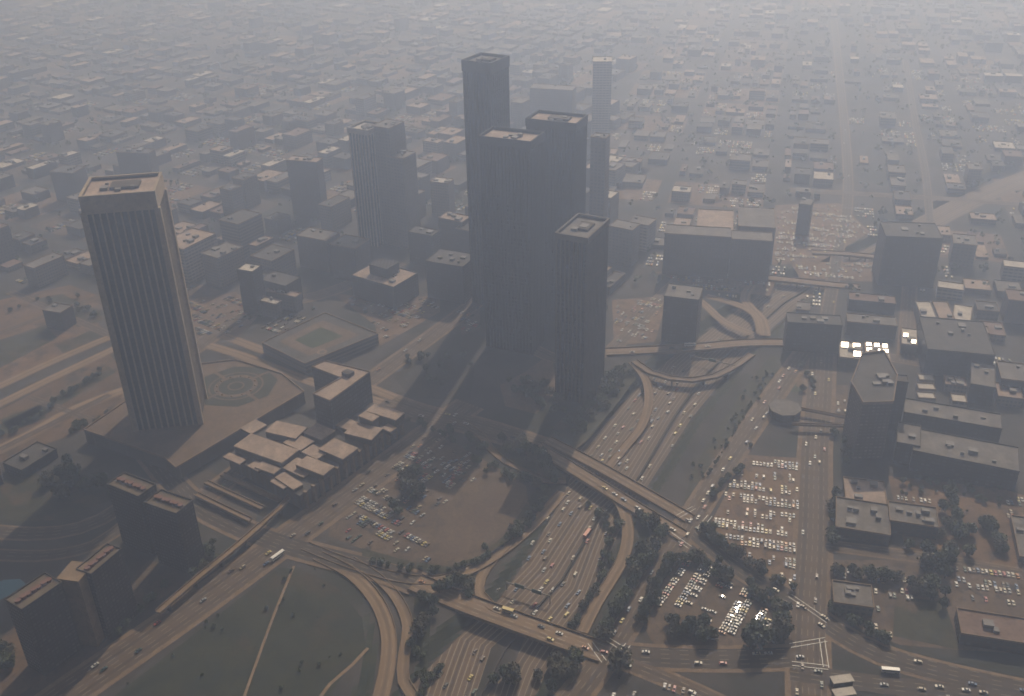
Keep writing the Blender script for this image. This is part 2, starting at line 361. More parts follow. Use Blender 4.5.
# ------------------------------------------------------------------ streets
S={}
S['fig']=street('road',[(-20,760),(62,698),(175,620),(275,548),(360,486),(432,432),(470,404)],24,asphalt_old,3.5)
S['flower']=street('road',[(500,283),(480,299),(437,332),(395,362),(345,398),(300,428),(240,470),(190,510)],16,asphalt_old,3)
S['third']=street('road',[(150,455),(190,500),(240,528),(288,546),(340,560),(386,572),(418,584)],17,asphalt,3)
S['third_r']=street('road',[(602,652),(650,657),(720,659),(800,657)],16,asphalt,3)
S['third_s']=street('road',[(606,655),(650,672),(705,696),(790,738)],10,asphalt_old,2)
S['fourth']=street('road',[(380,399),(420,413),(468,424),(505,435),(548,449)],23,asphalt_old,3)
S['fourth_l1']=street('road',[(200,343),(240,355),(285,372),(330,388),(382,402)],9,ramp_conc,1.5)
S['fourth_l2']=street('road',[(215,332),(262,350),(300,362),(340,376),(395,398)],9,ramp_conc,1.5)
S['diag']=street('road',[(684,522),(704,540),(745,572),(796,602),(835,630),(880,654),(940,672),(1030,692),(1120,708)],15,asphalt,2.5)
S['beaudry']=street('road',[(548,730),(606,655),(645,592),(688,524),(725,466),(760,415),(806,350)],15,asphalt_old,3)
S['west']=street('road',[(812,745),(808,640),(813,540),(815,450),(819,400),(822,345)],21,asphalt_old,3.5)
S['bottom']=street('road',[(790,672),(860,682),(960,694),(1060,708)],14,asphalt,0)
S['fifth_r']=street('road',[(806,346),(850,352),(905,360),(1040,385)],12,asphalt_old,2)
S['r1']=street('road',[(826,545),(870,551),(940,560),(1040,577)],9,asphalt_old,2)
S['r2']=street('road',[(905,362),(909,300),(913,230)],12,asphalt_old,2)
S['fifth_l']=street('road',[(606,352),(560,360),(500,330)],13,asphalt_old,2)
S['up1']=street('road',[(610,352),(640,322),(668,290),(700,262)],12,asphalt_old,2)
S['hub']=street('road',[(130,400),(200,345),(258,310),(330,292),(400,262)],16,asphalt_old,3)
S['hope']=street('road',[(-60,475),(20,440),(78,408),(140,385)],11,ramp_conc,2)
S['leftA']=street('road',[(-60,412),(0,386),(52,362),(108,338),(200,300)],10,ramp_conc,1)
S['leftB']=street('road',[(-60,434),(0,404),(55,377),(112,350),(205,305)],10,ramp_conc,1)
S['curveL']=street('road',[(-40,528),(30,534),(80,528),(120,508),(150,480)],12,asphalt,2)
S['curveL2']=street('road',[(-40,552),(40,556),(95,545),(130,520)],9,asphalt,2)
S['inter1']=street('road',[(688,292),(706,306),(724,322),(752,334)],8,ramp_conc,1)
S['inter2']=street('road',[(706,296),(735,304),(756,315),(762,334)],9,ramp_conc,1)
S['inter3']=street('road',[(752,285),(745,300),(762,320),(765,336)],9,ramp_conc,1)
S['gridN1']=street('road',[(822,345),(836,262),(848,180),(838,60),(834,20)],11,asphalt,1.5)
S['gridN2']=street('road',[(930,222),(925,170),(915,120),(905,60)],8,asphalt,1)
S['gridE1']=street('road',[(790,190),(900,196),(1040,205)],10,asphalt_old,3)
# ------------------------------------------------------------------ ground patches
patch('grass_field',[(279,568),(300,569),(338,588),(362,618),(366,650),(346,672),(325,700),(300,760),(60,760),(112,698)],grass_m)
# worn path
mb=MB(); ribbon_faces(mb,smooth_path([at(294,566),(at(272,620)),at(243,700),at(225,750)],10),1.8,.06); tag(mb.build('path',conc),kind='structure')
mb=MB(); ribbon_faces(mb,smooth_path([at(368,648),at(352,665),at(330,684),at(318,700)],10),2.2,.065); tag(mb.build('path',conc),kind='structure')
lotA,_=patch('parking_lot_ground',[(420,432),(332,520),(328,536),(360,548),(405,562),(445,568),(480,556),(508,532),(528,500),(526,486),(505,472),(470,452),(448,440)],lot_m)
patch('bare_lot_ground',[(462,468),(500,472),(524,486),(524,500),(506,530),(478,552),(446,562),(428,548),(440,505)],mottled('bare_lot',(.24,.19,.155),(.33,.27,.215),.03,c=(.17,.14,.11),scale2=.06),.05)
triP=patch('parking_lot_ground',[(747,455),(800,458),(800,500),(796,590),(770,578),(706,540),(712,520)],lot_dirt,.035)[1]
triP2=patch('parking_lot_ground',[(682,553),(705,562),(770,602),(778,622),(776,648),(655,648),(642,622),(655,590)],lot_m,.035)[1]
patch('parking_lot_ground',[(830,560),(900,560),(945,566),(1030,582),(1050,655),(960,650),(900,645),(835,618)],lot_m,.035)
patch('vacant_land',[(888,476),(1000,488),(1040,500),(1040,572),(950,556),(905,548)],dirt,.035)
patch('bare_lot_ground',[(895,596),(945,602),(960,650),(893,636)],scrub_m,.045)
patch('parking_lot_ground',[(612,300),(668,296),(655,342),(614,345)],lot_dirt,.03)
patch('parking_lot_ground',[(655,272),(700,268),(776,280),(770,296),(700,290)],lot_dirt,.03)
patch('parking_lot_ground',[(775,205),(840,203),(870,232),(820,262),(772,265)],lot_dirt,.03)
patch('parking_lot_ground',[(790,262),(880,262),(872,282),(800,278)],lot_dirt,.04)
patch('parking_lot_ground',[(186,300),(236,292),(262,312),(240,336),(196,338)],lot_dirt,.03)
patch('parking_lot_ground',[(330,292),(380,300),(440,295),(440,312),(380,346),(375,325)],lot_dirt,.03)
patch('parking_lot_ground',[(455,310),(480,302),(480,330),(462,336)],lot_m,.03)
patch('parking_lot_ground',[(838,385),(848,385),(846,430),(826,430),(826,390)],lot_m,.03)
patch('dirt_field',[(-60,440),(20,400),(108,352),(130,380),(135,420),(92,428),(40,446),(-40,480)],field_m,.03)
patch('dirt_field',[(-60,380),(0,352),(90,312),(105,332),(60,356),(0,382),(-60,408)],dirt,.03)
patch('dirt_field',[(0,300),(70,285),(110,300),(60,320),(0,340)],dirt,.03)
patch('freeway_verge',[(694,468),(716,430),(748,384),(770,356),(792,352),(760,405),(722,462),(700,500),(684,500)],scrub_m,.03)
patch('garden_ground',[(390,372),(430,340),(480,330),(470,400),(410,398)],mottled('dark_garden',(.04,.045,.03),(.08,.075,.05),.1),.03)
patch('plaza',[(500,385),(525,372),(552,352),(556,392),(536,414),(505,406)],plaza_m,.04)
patch('plaza',[(596,392),(612,376),(622,366),(606,402),(592,412)],plaza_m,.04)
patch('lawn',[(788,392),(803,358),(820,392)],lawn_m,.04)
patch('plaza',[(796,386),(800,372),(808,372),(812,384),(804,390)],plaza_m,.06)
patch('terrace_ground',[(0,640),(16,622),(40,650),(44,680),(10,700),(-60,700),(-60,650)],field_m,.04)
patch('swimming_pool_water',[(-30,592),(4,580),(20,579),(26,584),(8,596),(-20,610)],water_m,.06)
patch('plaza',[(160,494),(208,470),(262,500),(255,522),(232,538),(196,520)],conc_dark,.04)
patch('freeway_verge',[(362,556),(410,568),(444,573),(482,559),(508,540),(532,512),(528,500),(508,532),(480,556),(445,566),(405,560),(362,548)],scrub_m,.06,keep=False)
patch('freeway_verge',[(500,436),(520,442),(540,452),(566,478),(545,476),(520,466),(500,454),(490,440)],scrub_m,.05,keep=False)
patch('freeway_verge',[(555,425),(600,385),(628,366),(636,378),(620,400),(588,440),(572,452),(548,438)],scrub_m,.04,keep=False)
patch('dark_ground',[(0,480),(60,470),(110,480),(110,500),(60,520),(0,522)],scrub_m,.03,keep=False)
patch('plaza',[(60,690),(110,640),(150,605),(200,575),(150,560),(100,600),(30,690)],mottled('forecourt',(.14,.12,.1),(.24,.2,.16),.08),.03,keep=False)
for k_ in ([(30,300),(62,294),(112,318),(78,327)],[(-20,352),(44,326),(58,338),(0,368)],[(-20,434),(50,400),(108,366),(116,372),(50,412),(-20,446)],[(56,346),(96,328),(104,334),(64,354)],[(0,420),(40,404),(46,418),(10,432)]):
    patch('dark_ground',k_,scrub_m,.07,keep=False)  # dark strips; below the twin roads, hedge row and its shadow as ground colour
street('road',[(-30,345),(40,318),(100,296)],7,asphalt_old,1.5)
street('road',[(10,292),(70,318),(112,336)],7,asphalt_old,1.5)
street('road',[(30,398),(80,416),(130,436)],6,asphalt_old,1)
street('road',[(0,450),(50,425),(110,395)],7,asphalt_old,1.5)
# kerbed triangle of pavement in front of the west offices
mb=MB(); 
for a,b in (((784,396),(802,356)),((802,356),(822,396))):
    ribbon_faces(mb,[at(*a),at(*b)],2.6,.07)
tag(mb.build('pavement',kerbm),kind='structure')
# crosswalk stripes at the two big junctions
def crosswalk(a,b,w=3.2):
    A,Bq=at(*a),at(*b); L=math.dist(A,Bq); an=math.atan2(Bq[1]-A[1],Bq[0]-A[0]); mb=MB()
    for s in (-w/2,w/2):
        x=(A[0]+Bq[0])/2-math.sin(an)*s; y=(A[1]+Bq[1])/2+math.cos(an)*s; mb.face([(px_,py_,.52) for px_,py_ in rect(x,y,L,.45,an)])
    tag(mb.build('crosswalk_marking',plain('road_paint',(.75,.72,.64),.7)),kind='structure')
for a,b in [((590,643),(604,662)),((608,640),(624,650)),((612,664),(628,645)),((790,646),(826,640)),((792,664),(828,668)),((790,596),(828,622)),((822,640),(826,668)),((676,518),(694,508)),((670,534),(690,548)),((700,528),(710,516))]: crosswalk(a,b)
# ------------------------------------------------------------------ buildings
def roof_units(e,mbw,ang,w,d,h,n,rng,c=(0,0)):
    for k in range(n):
        lx=rng.uniform(-.33,.33)*w; ly=rng.uniform(-.33,.33)*d; s=rng.uniform(2,min(7,.3*min(w,d)+2))
        x=c[0]+lx*math.cos(ang)-ly*math.sin(ang); y=c[1]+lx*math.sin(ang)+ly*math.cos(ang)
        m_=MB(); m_.box(x,y,s,s*rng.uniform(.5,1.2),h+.02,h+rng.uniform(1.2,3),ang); m_.build('roof_unit',unit_m,e)
def rq(px4,h):
    P=[at(*p,h) for p in px4]; FL_,FR_,BR_,BL_=P
    ux=(FR_[0]-FL_[0]+BR_[0]-BL_[0])/2; uy=(FR_[1]-FL_[1]+BR_[1]-BL_[1])/2; w=math.hypot(ux,uy); an=math.atan2(uy,ux)
    vx=(BL_[0]-FL_[0]+BR_[0]-FR_[0])/2; vy=(BL_[1]-FL_[1]+BR_[1]-FR_[1])/2; d=abs(-vx*math.sin(an)+vy*math.cos(an))
    c=cen(P); return c,w,d,an
def building(c,w,d,ang,h,wallm,roofm,label,cat='building',name='office_building',units=3,parapet=.9,group=None,poly=None,seed=None):
    rng=random.Random(seed if seed is not None else int(c[0]*7+c[1]*3)); e=empty(name,c,label,cat,group)
    P=shift(poly,c) if poly else rect(0,0,w,d,ang)
    m_=MB(); m_.prism(P,-.3,h,0,0,top=False); m_.build('wall',wallm,e)
    m_=MB(); m_.prism(P,h-.5,h,0,0); 
    Q=[(p[0]*.997,p[1]*.997) for p in P]; m_=MB(); m_.face([(x,y,h-.05) for x,y in (Q if sum(Q[i][0]*Q[(i+1)%len(Q)][1]-Q[(i+1)%len(Q)][0]*Q[i][1] for i in range(len(Q)))>0 else Q[::-1])]); m_.build('roof',roofm,e)
    if parapet:
        m_=MB(); n=len(P)
        for i in range(n):
            a,b=P[i],P[(i+1)%n]; an=math.atan2(b[1]-a[1],b[0]-a[0]); L=math.dist(a,b); 
            m_.box((a[0]+b[0])/2,(a[1]+b[1])/2,L+.5,.55,h-.4,h+parapet+.01*i,an,bottom=True)
        m_.build('parapet',conc if wallm not in DARKW else conc_dark,e)
    if units: roof_units(e,None,ang,w,d,h,units,rng)
    BLOCK.append(poly or rect(c[0],c[1],w+6,d+6,ang)); return e
DARKW=[]
f_dark=facade('facade_dark_glass',(.045,.042,.042),(.015,.017,.02),1.8,3.9,.1,.9,.15,.85,.15); DARKW.append(f_dark)
f_brown=facade('facade_brown',(.14,.11,.09),(.03,.028,.026)); f_grey=facade('facade_grey',(.24,.22,.2),(.04,.04,.042),4.2,3.9)
f_cream=facade('facade_cream',(.36,.31,.25),(.05,.048,.045),3.2,3.6); f_white=facade('facade_white',(.5,.46,.41),(.06,.06,.06),5,3.8,.1,.9,.35,.8)
f_brick=facade('facade_brick',(.2,.13,.1),(.03,.03,.03),3.4,3.5,.3,.7,.3,.75); f_band=facade('facade_bands',(.3,.27,.24),(.03,.032,.035),40,3.9,.0,1.,.4,.95)
f_bdark=facade('facade_brown_dark',(.075,.06,.05),(.02,.02,.02),3.6,3.2,.15,.85,.25,.85); DARKW.append(f_bdark)
walls_=[(f_brown,'brown'),(f_grey,'grey'),(f_cream,'cream'),(f_white,'pale'),(f_brick,'brick'),(f_band,'banded'),(f_bdark,'dark brown')]
roofs_=[(roof_tan,'tan'),(roof_grey,'grey'),(roof_dark,'dark'),(roof_white,'white'),(roof_red,'brown')]
def tower_ribbed(c,w,d,ang,h,label,glass,ribm,nb,nd,ribw,ribd,crown,roofm,base=0.,capm=None,name='office_tower',units=4,cat='tower',pent=True,lobby=12.):
    e=empty(name,c,label,cat); m_=MB(); m_.prism(rect(0,0,w,d,ang),0,h,0,0,top=False); m_.build('glass_wall',glass,e)
    ca,sa=math.cos(ang),math.sin(ang)
    def loc(x,y): return (x*ca-y*sa,x*sa+y*ca)
    for (nn,ww,dd,rot) in ((nb,w,d,0),(nd,d,w,1)):
        for s in (-1,1):
            for k in range(nn+1):
                t=-ww/2+ww*k/nn
                x,y=(t,s*(dd/2+ribd/2-.05)) if not rot else (s*(dd/2+ribd/2-.05),t)
                m_=MB(); q=loc(x,y); m_.box(q[0],q[1],ribw if not rot else ribd,ribd if not rot else ribw,base,h-crown+.02,ang); m_.build('rib',ribm,e)
    m_=MB(); t=ribd+.3
    for s in (-1,1):
        q=loc(0,s*(d/2+t/2)); m_.box(q[0],q[1],w+2*t,t,h-crown,h+1.2,ang,bottom=True)
        q=loc(s*(w/2+t/2),0); m_.box(q[0],q[1],t,d-.02,h-crown,h+1.21,ang,bottom=True)
    m_.build('crown',capm or ribm,e)
    m_=MB(); m_.face([(x,y,h-1.5) for x,y in rect(0,0,w+.1,d+.1,ang)]); m_.build('roof',roofm,e)
    if pent:
        m_=MB(); q=loc(w*.05,d*.05); m_.box(q[0],q[1],w*.42,d*.36,h-1.49,h+.6,ang); m_.build('penthouse',conc_dark,e)
    roof_units(e,None,ang,w*.8,d*.8,h-1.5,units,random.Random(int(h)))
    if lobby: m_=MB(); m_.box(0,0,w-4,d-4,0,lobby,ang); m_.build('lobby',f_dark,e)
    BLOCK.append(rect(c[0],c[1],w+30,d+30,ang)); return e
glass_blue=facade('curtain_wall_dark',(.03,.034,.042),(.012,.015,.02),1.6,3.9,.08,.92,.3,.95,.2)
glass_black=facade('curtain_wall_black',(.032,.03,.03),(.014,.014,.016),1.6,3.9,.1,.9,.3,.95,.25); DARKW.append(glass_black)
rib_grey=mottled('rib_grey',(.7,.7,.7),(.85,.85,.84),.1); rib_brown=mottled('rib_brown',(.2,.185,.17),(.27,.245,.22),.1); rib_black=mottled('rib_black',(.04,.038,.036),(.055,.05,.048),.1)
pale_m=mottled('tower_stone',(.75,.7,.64),(.9,.85,.78),.05)
# 1 left tower
c,w,d,an=rq([(80,197),(156,191),(159,174),(90,180)],215); 
t1=tower_ribbed(c,w-2,40,math.radians(10),215,'tall left tower with pale vertical ribs and blank top band above the plaza','' or glass_blue,rib_grey,10,8,1.1,1.6,13,roof_tan,capm=pale_m)
for s in (-1,1):   # solid corner piers
    for s2 in (-1,1):
        m_=MB(); a=math.radians(10); x,y=s*(w/2+.1),s2*(20+.1); m_.box(x*math.cos(a)-y*math.sin(a),x*math.sin(a)+y*math.cos(a),4.4,4.4,0,203,a); m_.build('corner_pier',pale_m,t1)
# 2 union tower
c,w,d,an=rq([(553,234),(585,237),(610,219),(582,217)],155)
tower_ribbed(c,26,44,math.radians(-27),155,'slim dark tower with close vertical ribs beside the freeway',glass_black,rib_brown,7,14,.9,1.3,4,roof_grey,capm=rib_brown,lobby=9)
# 3 twin towers
for q4,lab,ang in (([(479,137),(528,141),(546,133),(493,129)],'nearer of the twin dark slab towers with a pale flat roof',-27),([(523,118),(577,125),(591,117),(537,111)],'farther and taller looking of the twin dark slab towers with plant on its roof',-27)):
    c,w,d,an=rq(q4,207); tower_ribbed(c,47,28,math.radians(-24),207,lab,glass_black,rib_black,14,8,.8,.9,6,roof_tan,capm=rib_black,lobby=8,units=5,pent='farther' in lab)
# 4 tall tower behind
c,w,d,an=rq([(465,60),(484,66),(506,57),(487,53)],250); 
tower_ribbed(c,29,32,math.radians(-31),250,'tallest bluish tower rising behind the twin dark towers',glass_blue,mottled('rib_bluegrey',(.1,.105,.12),(.14,.145,.16),.1),8,9,.9,1.,9,roof_grey,lobby=8)
# 5 tower left mid distance: slab with two shafts
c=at(366,126,140); tower_ribbed(c,26,30,math.radians(-30),140,'grey ribbed tower with a cluttered pale roof left of the tall bluish tower',glass_blue,rib_grey,6,6,.8,1,5,roof_white,units=8,lobby=0)
c=at(388,124,142); building(c,24,30,math.radians(-30),142,f_grey,roof_grey,'plain grey slab tower standing tight behind the ribbed one','tower','office_tower')
c=at(401,150,115); building(c,22,26,math.radians(-30),110,f_grey,roof_grey,'shorter grey tower stepping down beside the plain slab tower','tower','office_tower')
def Q(q4,h,wm,rm,label,units=3,name='office_building',cat='building',par=.9):
    c,w,d,an=rq(q4,h); return building(c,w,d,an,h,wm,rm,label,cat,name,units,par)
Q([(592,137),(606,139),(610,134),(594,133)],150,f_grey,roof_grey,'grey tower peeping out to the right behind the twin dark towers',2,'office_tower','tower')
Q([(594,196),(613,199),(617,192),(600,189)],60,f_cream,roof_white,'mid rise block with white roof edge right of the twin dark towers')
Q([(592,62),(611,62),(613,57),(594,57)],120,f_white,roof_white,'lone pale tower far off in the haze right of the tallest tower',1,'office_tower','tower')
Q([(530,88),(573,91),(576,86),(534,84)],70,f_grey,roof_grey,'wide ghostly block in the haze between the tallest tower and the lone far tower',1)
Q([(287,160),(319,163),(320,158),(292,156)],75,f_brown,roof_tan,'boxy brown tower with tan roof left of the ribbed grey tower',3,'office_tower','tower')
Q([(118,152),(150,154),(153,149),(121,148)],55,f_brown,roof_dark,'hazy dark block behind the top of the left tower')
Q([(55,172),(78,174),(80,166),(58,165)],40,f_brown,roof_dark,'hazy low block left of the top of the left tower')
Q([(170,258),(208,236),(200,226),(172,236)],42,f_white,roof_tan,'long pale apartment slab just right of the left tower',4)
Q([(210,262),(238,249),(232,240),(208,250)],36,f_cream,roof_grey,'second pale apartment slab next to the left car park')
Q([(240,270),(256,273),(258,265),(243,263)],50,f_bdark,roof_white,'narrow dark tower with a small white roof above the left car park',1,'office_tower','tower')
Q([(255,278),(290,288),(296,276),(262,268)],26,f_bdark,roof_dark,'dark mid rise behind the two long white roofed sheds')
Q([(252,299),(277,305),(280,301),(256,295)],16,f_grey,roof_white,'low block with a long white roof strip near the left car park')
Q([(266,291),(297,298),(300,293),(270,287)],18,f_grey,roof_tan,'low block with a pale roof behind the white roof strip')
# square office block with roof court
c,w,d,an=rq([(352,275),(393,288),(418,273),(375,262)],25); e=building(c,w,d,an,25,f_bdark,roof_tan,'square office block whose pale roof rings a dark raised core',units=6)
m_=MB(); m_.box(0,4,w*.42,d*.5,24.96,36,an); m_.build('penthouse',f_bdark,e)
Q([(432,182),(450,184),(452,179),(434,177)],45,f_cream,roof_white,'cream block with bright roof right of the ribbed grey tower')
Q([(440,218),(464,223),(469,216),(446,212)],40,f_brown,roof_tan,'brown block with a bright tan roof left of the twin towers')
Q([(410,232),(434,237),(438,230),(414,226)],38,f_bdark,roof_dark,'dark mid rise beside the bright tan roofed block')
Q([(430,262),(468,268),(472,254),(436,248)],42,f_bdark,roof_dark,'broad dark block in front of the twin towers foot',5)
Q([(300,236),(330,242),(336,232),(306,227)],38,f_brown,roof_grey,'brown mid rise left of the ribbed tower foot')
Q([(335,245),(360,250),(364,238),(340,234)],40,f_brown,roof_grey,'brown mid rise at the ribbed tower foot')
# hotel with wings
def multi(c,parts,label,cat='hotel',name='hotel'):
    e=empty(name,c,label,cat)
    for (x,y,w,d,a,h,wm,rm) in parts:
        m_=MB(); m_.prism(rect(x-c[0],y-c[1],w,d,a),-.2,h,0,0,top=False); m_.build('wall',wm,e)
        m_=MB(); m_.face([(px_,py_,h) for px_,py_ in rect(x-c[0],y-c[1],w-.2,d-.2,a)]); m_.build('roof',rm,e)
        m_=MB(); 
        for i in range(4):
            P=rect(x-c[0],y-c[1],w,d,a); A_,B_=P[i],P[(i+1)%4]; an_=math.atan2(B_[1]-A_[1],B_[0]-A_[0]); m_.box((A_[0]+B_[0])/2,(A_[1]+B_[1])/2,math.dist(A_,B_)+.4,.5,h-.3,h+.9+.01*i,an_,bottom=True)
        m_.build('parapet',conc,e); BLOCK.append(rect(x,y,w+8,d+8,a))
    return e
fh=facade('hotel_wall',(.17,.14,.125),(.035,.034,.035),3.4,3.4,.25,.75,.25,.8)
h_=48; c=at(722,232,h_); multi(c,[(at(698,231,h_)[0],at(698,231,h_)[1],70,26,math.radians(-12),h_,fh,roof_grey),(at(752,236,h_)[0],at(752,236,h_)[1],42,24,math.radians(-12),h_,fh,roof_grey),(at(716,213,h_)[0],at(716,213,h_)[1],40,60,math.radians(-12),h_-8,fh,roof_tan),(at(757,214,h_)[0],at(757,214,h_)[1],40,60,math.radians(-12),h_-4,fh,roof_grey)],'long brown hotel of several wings with ribbed walls beyond the freeway','hotel')
Q([(661,296),(695,300),(707,288),(672,284)],48,f_bdark,roof_grey,'dark chunky office block at the freeway interchange',3)
Q([(882,236),(938,239),(940,224),(884,222)],56,f_bdark,roof_dark,'broad dark hospital block with a pale roof hut on the far hill',4)
Q([(952,243),(976,246),(977,236),(954,234)],26,f_grey,roof_grey,'hazy grey block right of the broad dark one')
Q([(800,204),(812,206),(813,199),(801,198)],38,f_bdark,roof_grey,'small slim tower among the far car parks',1,'office_tower','tower')
Q([(785,322),(841,326),(842,316),(789,313)],30,f_bdark,roof_dark,'dark office block at the top of the broad right street',4)
Q([(846,322),(896,326),(897,318),(848,313)],14,f_brown,roof_grey,'low brown block behind the glinting roofs')
Q([(848,300),(895,304),(896,297),(850,292)],12,f_bdark,roof_red,'low long block farther up behind the glinting roofs')
# glinting roof buildings : added mirror panels, tilted to throw the sun at the camera
def glint_building(q4,h,label,rows,cols,seed):
    c,w,d,an=rq(q4,h); e=building(c,w,d,an,h,f_brown,roof_white,label,units=2)
    sun=Vector((math.cos(SUN_EL)*math.sin(SUN_AZ),math.cos(SUN_EL)*math.cos(SUN_AZ),math.sin(SUN_EL))); tocam=(Vector((0,0,H))-Vector((c[0],c[1],h))).normalized()
    nrm=(sun+tocam).normalized(); rng=random.Random(seed)
    t1_=Vector((math.cos(an),math.sin(an),0)); t1_=(t1_-nrm*t1_.dot(nrm)).normalized(); t2_=nrm.cross(t1_)
    for i in range(cols):
        for j in range(rows):
            if rng.random()<.25: continue
            lx=(i+.5)/cols*w-w/2; ly=(j+.5)/rows*d-d/2; x=lx*math.cos(an)-ly*math.sin(an); y=lx*math.sin(an)+ly*math.cos(an)
            a=w/cols*.3; b=d/rows*.26; cc=Vector((x,y,h+1.7)); P=[cc+t1_*sx_*a+t2_*sy_*b for sx_,sy_ in ((-1,-1),(1,-1),(1,1),(-1,1))]
            m_=MB(); m_.face(P,0); lo=[Vector((p.x,p.y,h-.02)) for p in P]
            for k in range(4): m_.face([lo[k],lo[(k+1)%4],P[(k+1)%4],P[k]],1)
            m_.build('glint_mirror',[glint_m,conc],e)
SUN_EL=math.radians(43); SUN_AZ=math.radians(17)
glint_building([(838,357),(862,360),(863,344),(840,342)],9,'low roof of glaring white panels tilted to mirror the sun beside the hexagonal tower',2,2,3)
glint_building([(864,358),(889,361),(890,345),(866,343)],11,'glaring roof with staggered bright panels right behind the hexagonal tower',3,3,5)
glint_building([(901,344),(917,346),(917,330),(902,328)],10,'small isolated glaring roof at the corner of the upper cross street',3,2,8)
# hexagonal tower complex
e=empty('apartment_tower',at(880,380,52),'hexagonal brown tower with raised parapets on the right hand slope','tower'); c=e.location
P=[at(*p,52) for p in [(851,383),(862,355),(884,352),(897,376),(893,403),(863,404)]]; P=shift(P,c)
m_=MB(); m_.prism(P,0,52,0,0,top=False); m_.build('wall',[facade('hex_wall',(.15,.115,.09),(.1,.08,.065),3.6,3.1,.2,.8,.4,.8,.6)],e)
m_=MB(); m_.face([(x,y,52) for x,y in (P if True else P)][::-1]); m_.build('roof',roof_dark,e)
for i in range(6):
    a,b=P[i],P[(i+1)%6]; an=math.atan2(b[1]-a[1],b[0]-a[0]); m_=MB(); m_.box((a[0]+b[0])/2,(a[1]+b[1])/2,math.dist(a,b)+.5,.8,51.6,54+.01*i,an,bottom=True); m_.build('parapet',conc,e)
roof_units(e,None,0,20,20,52,7,random.Random(5)); BLOCK.append([(p[0]+c[0],p[1]+c[1]) for p in P])
Q([(884,380),(908,383),(908,376),(886,374)],47,f_bdark,conc_dark,'stair block joined to the right of the hexagonal tower',0)
# right side long blocks
Q([(903,412),(1003,430),(1000,414),(906,399)],16,f_bdark,roof_grey,'upper of two long dark office slabs on the right slope',5)
Q([(903,449),(1020,472),(1018,448),(925,430)],18,f_bdark,roof_grey,'lower of two long dark office slabs on the right slope',5)
Q([(896,442),(920,447),(921,426),(899,423)],19,f_bdark,roof_grey,'stub wing at the left end of the lower long slab',1)
Q([(922,348),(990,356),(988,322),(925,318)],26,glass_black,roof_dark,'big black flat block below the pale warehouse roofs',5)
Q([(921,325),(936,327),(934,302),(919,302)],12,f_white,roof_white,'first pale warehouse roof above the black flat block',1)
Q([(937,322),(953,324),(951,302),(936,302)],11,f_white,roof_tan,'second pale warehouse roof above the black flat block',1)
Q([(954,327),(974,331),(968,306),(952,304)],10,f_white,roof_white,'third pale warehouse roof above the black flat block',1)
Q([(964,331),(989,334),(988,327),(966,325)],20,f_grey,roof_tan,'pale narrow roof on the corner of the black flat block',1)
for i,(x,y,w_) in enumerate([(926,378,15),(926,387,17),(926,396,17)]): Q([(x-w_/2,y+2),(x+w_/2,y+3),(x+w_/2,y-3),(x-w_/2,y-4)],6,f_white,roof_white,['top','middle','bottom'][i]+' of three short white shed roofs left of the long slabs',0,'shed','shed')
Q([(944,384),(966,387),(966,378),(945,376)],7,f_cream,roof_tan,'low pale shed with dark roof vents above the long slabs',5,'shed','shed')
Q([(951,401),(966,403),(966,395),(952,394)],7,f_white,roof_white,'small white shed just above the upper long slab',0,'shed','shed')
Q([(995,396),(1020,399),(1022,386),(998,383)],9,f_cream,roof_tan,'pale flat block by the right edge above the long slabs',2)
Q([(970,384),(994,388),(996,366),(972,362)],18,f_bdark,roof_grey,'dark block right of the pale vented shed',2)
Q([(998,378),(1040,384),(1042,366),(1000,362)],16,f_brown,roof_grey,'brown block by the right edge below the warehouses',2)
Q([(937,287),(963,291),(964,284),(939,281)],12,f_white,roof_white,'low block with bright white roof on the far right hill',0)
Q([(1003,266),(1026,269),(1026,262),(1004,260)],16,f_white,roof_white,'bright roofed block at the far right edge in haze',0)
# offices lower right
Q([(834,526),(888,536),(891,505),(838,498)],9,f_brown,roof_grey,'low flat office block beside the broad right street',5)
Q([(888,520),(937,528),(938,508),(890,502)],11,f_brown,roof_grey,'low flat block with a planted court on its roof',6)
Q([(843,500),(885,506),(886,482),(846,478)],6,f_cream,roof_tan,'small cluttered pale yard building above the flat office block',5)
Q([(832,602),(872,608),(873,586),(834,581)],8,f_grey,roof_grey,'small grey workshop behind the curved dark verge',5)
Q([(961,632),(1030,646),(1028,618),(957,610)],9,f_brown,roof_red,'brown flat roofed hall at the lower right edge',2)
Q([(1016,556),(1040,560),(1040,520),(1014,516)],5,f_cream,roof_grey,'low pale building cut by the right edge',1)
# octagonal deck building with bridges
e=empty('pavilion',at(784,415),'octagonal flat roofed pavilion beside the footbridges','building'); c=e.location
P=[(math.cos(math.radians(22.5+45*k))*13,math.sin(math.radians(22.5+45*k))*13) for k in range(8)]
m_=MB(); m_.prism(P,0,7,0,0,top=False); m_.build('wall',f_brown,e); m_=MB(); m_.prism([(x*1.06,y*1.06) for x,y in P],7,7.9,0,0,bottom=True); m_.build('roof',roof_grey,e); BLOCK.append([(p[0]+c[0],p[1]+c[1]) for p in P])
deck_thing('footbridge','upper of two footbridges spanning the broad right street','footbridge',lin([(796,408),(818,412),(845,417)],5.5),3,conc,.8,1.,())
deck_thing('footbridge','lower of two footbridges spanning the broad right street','footbridge',lin([(792,424),(818,425),(846,426)],5.5),3.2,conc,.8,1.,())
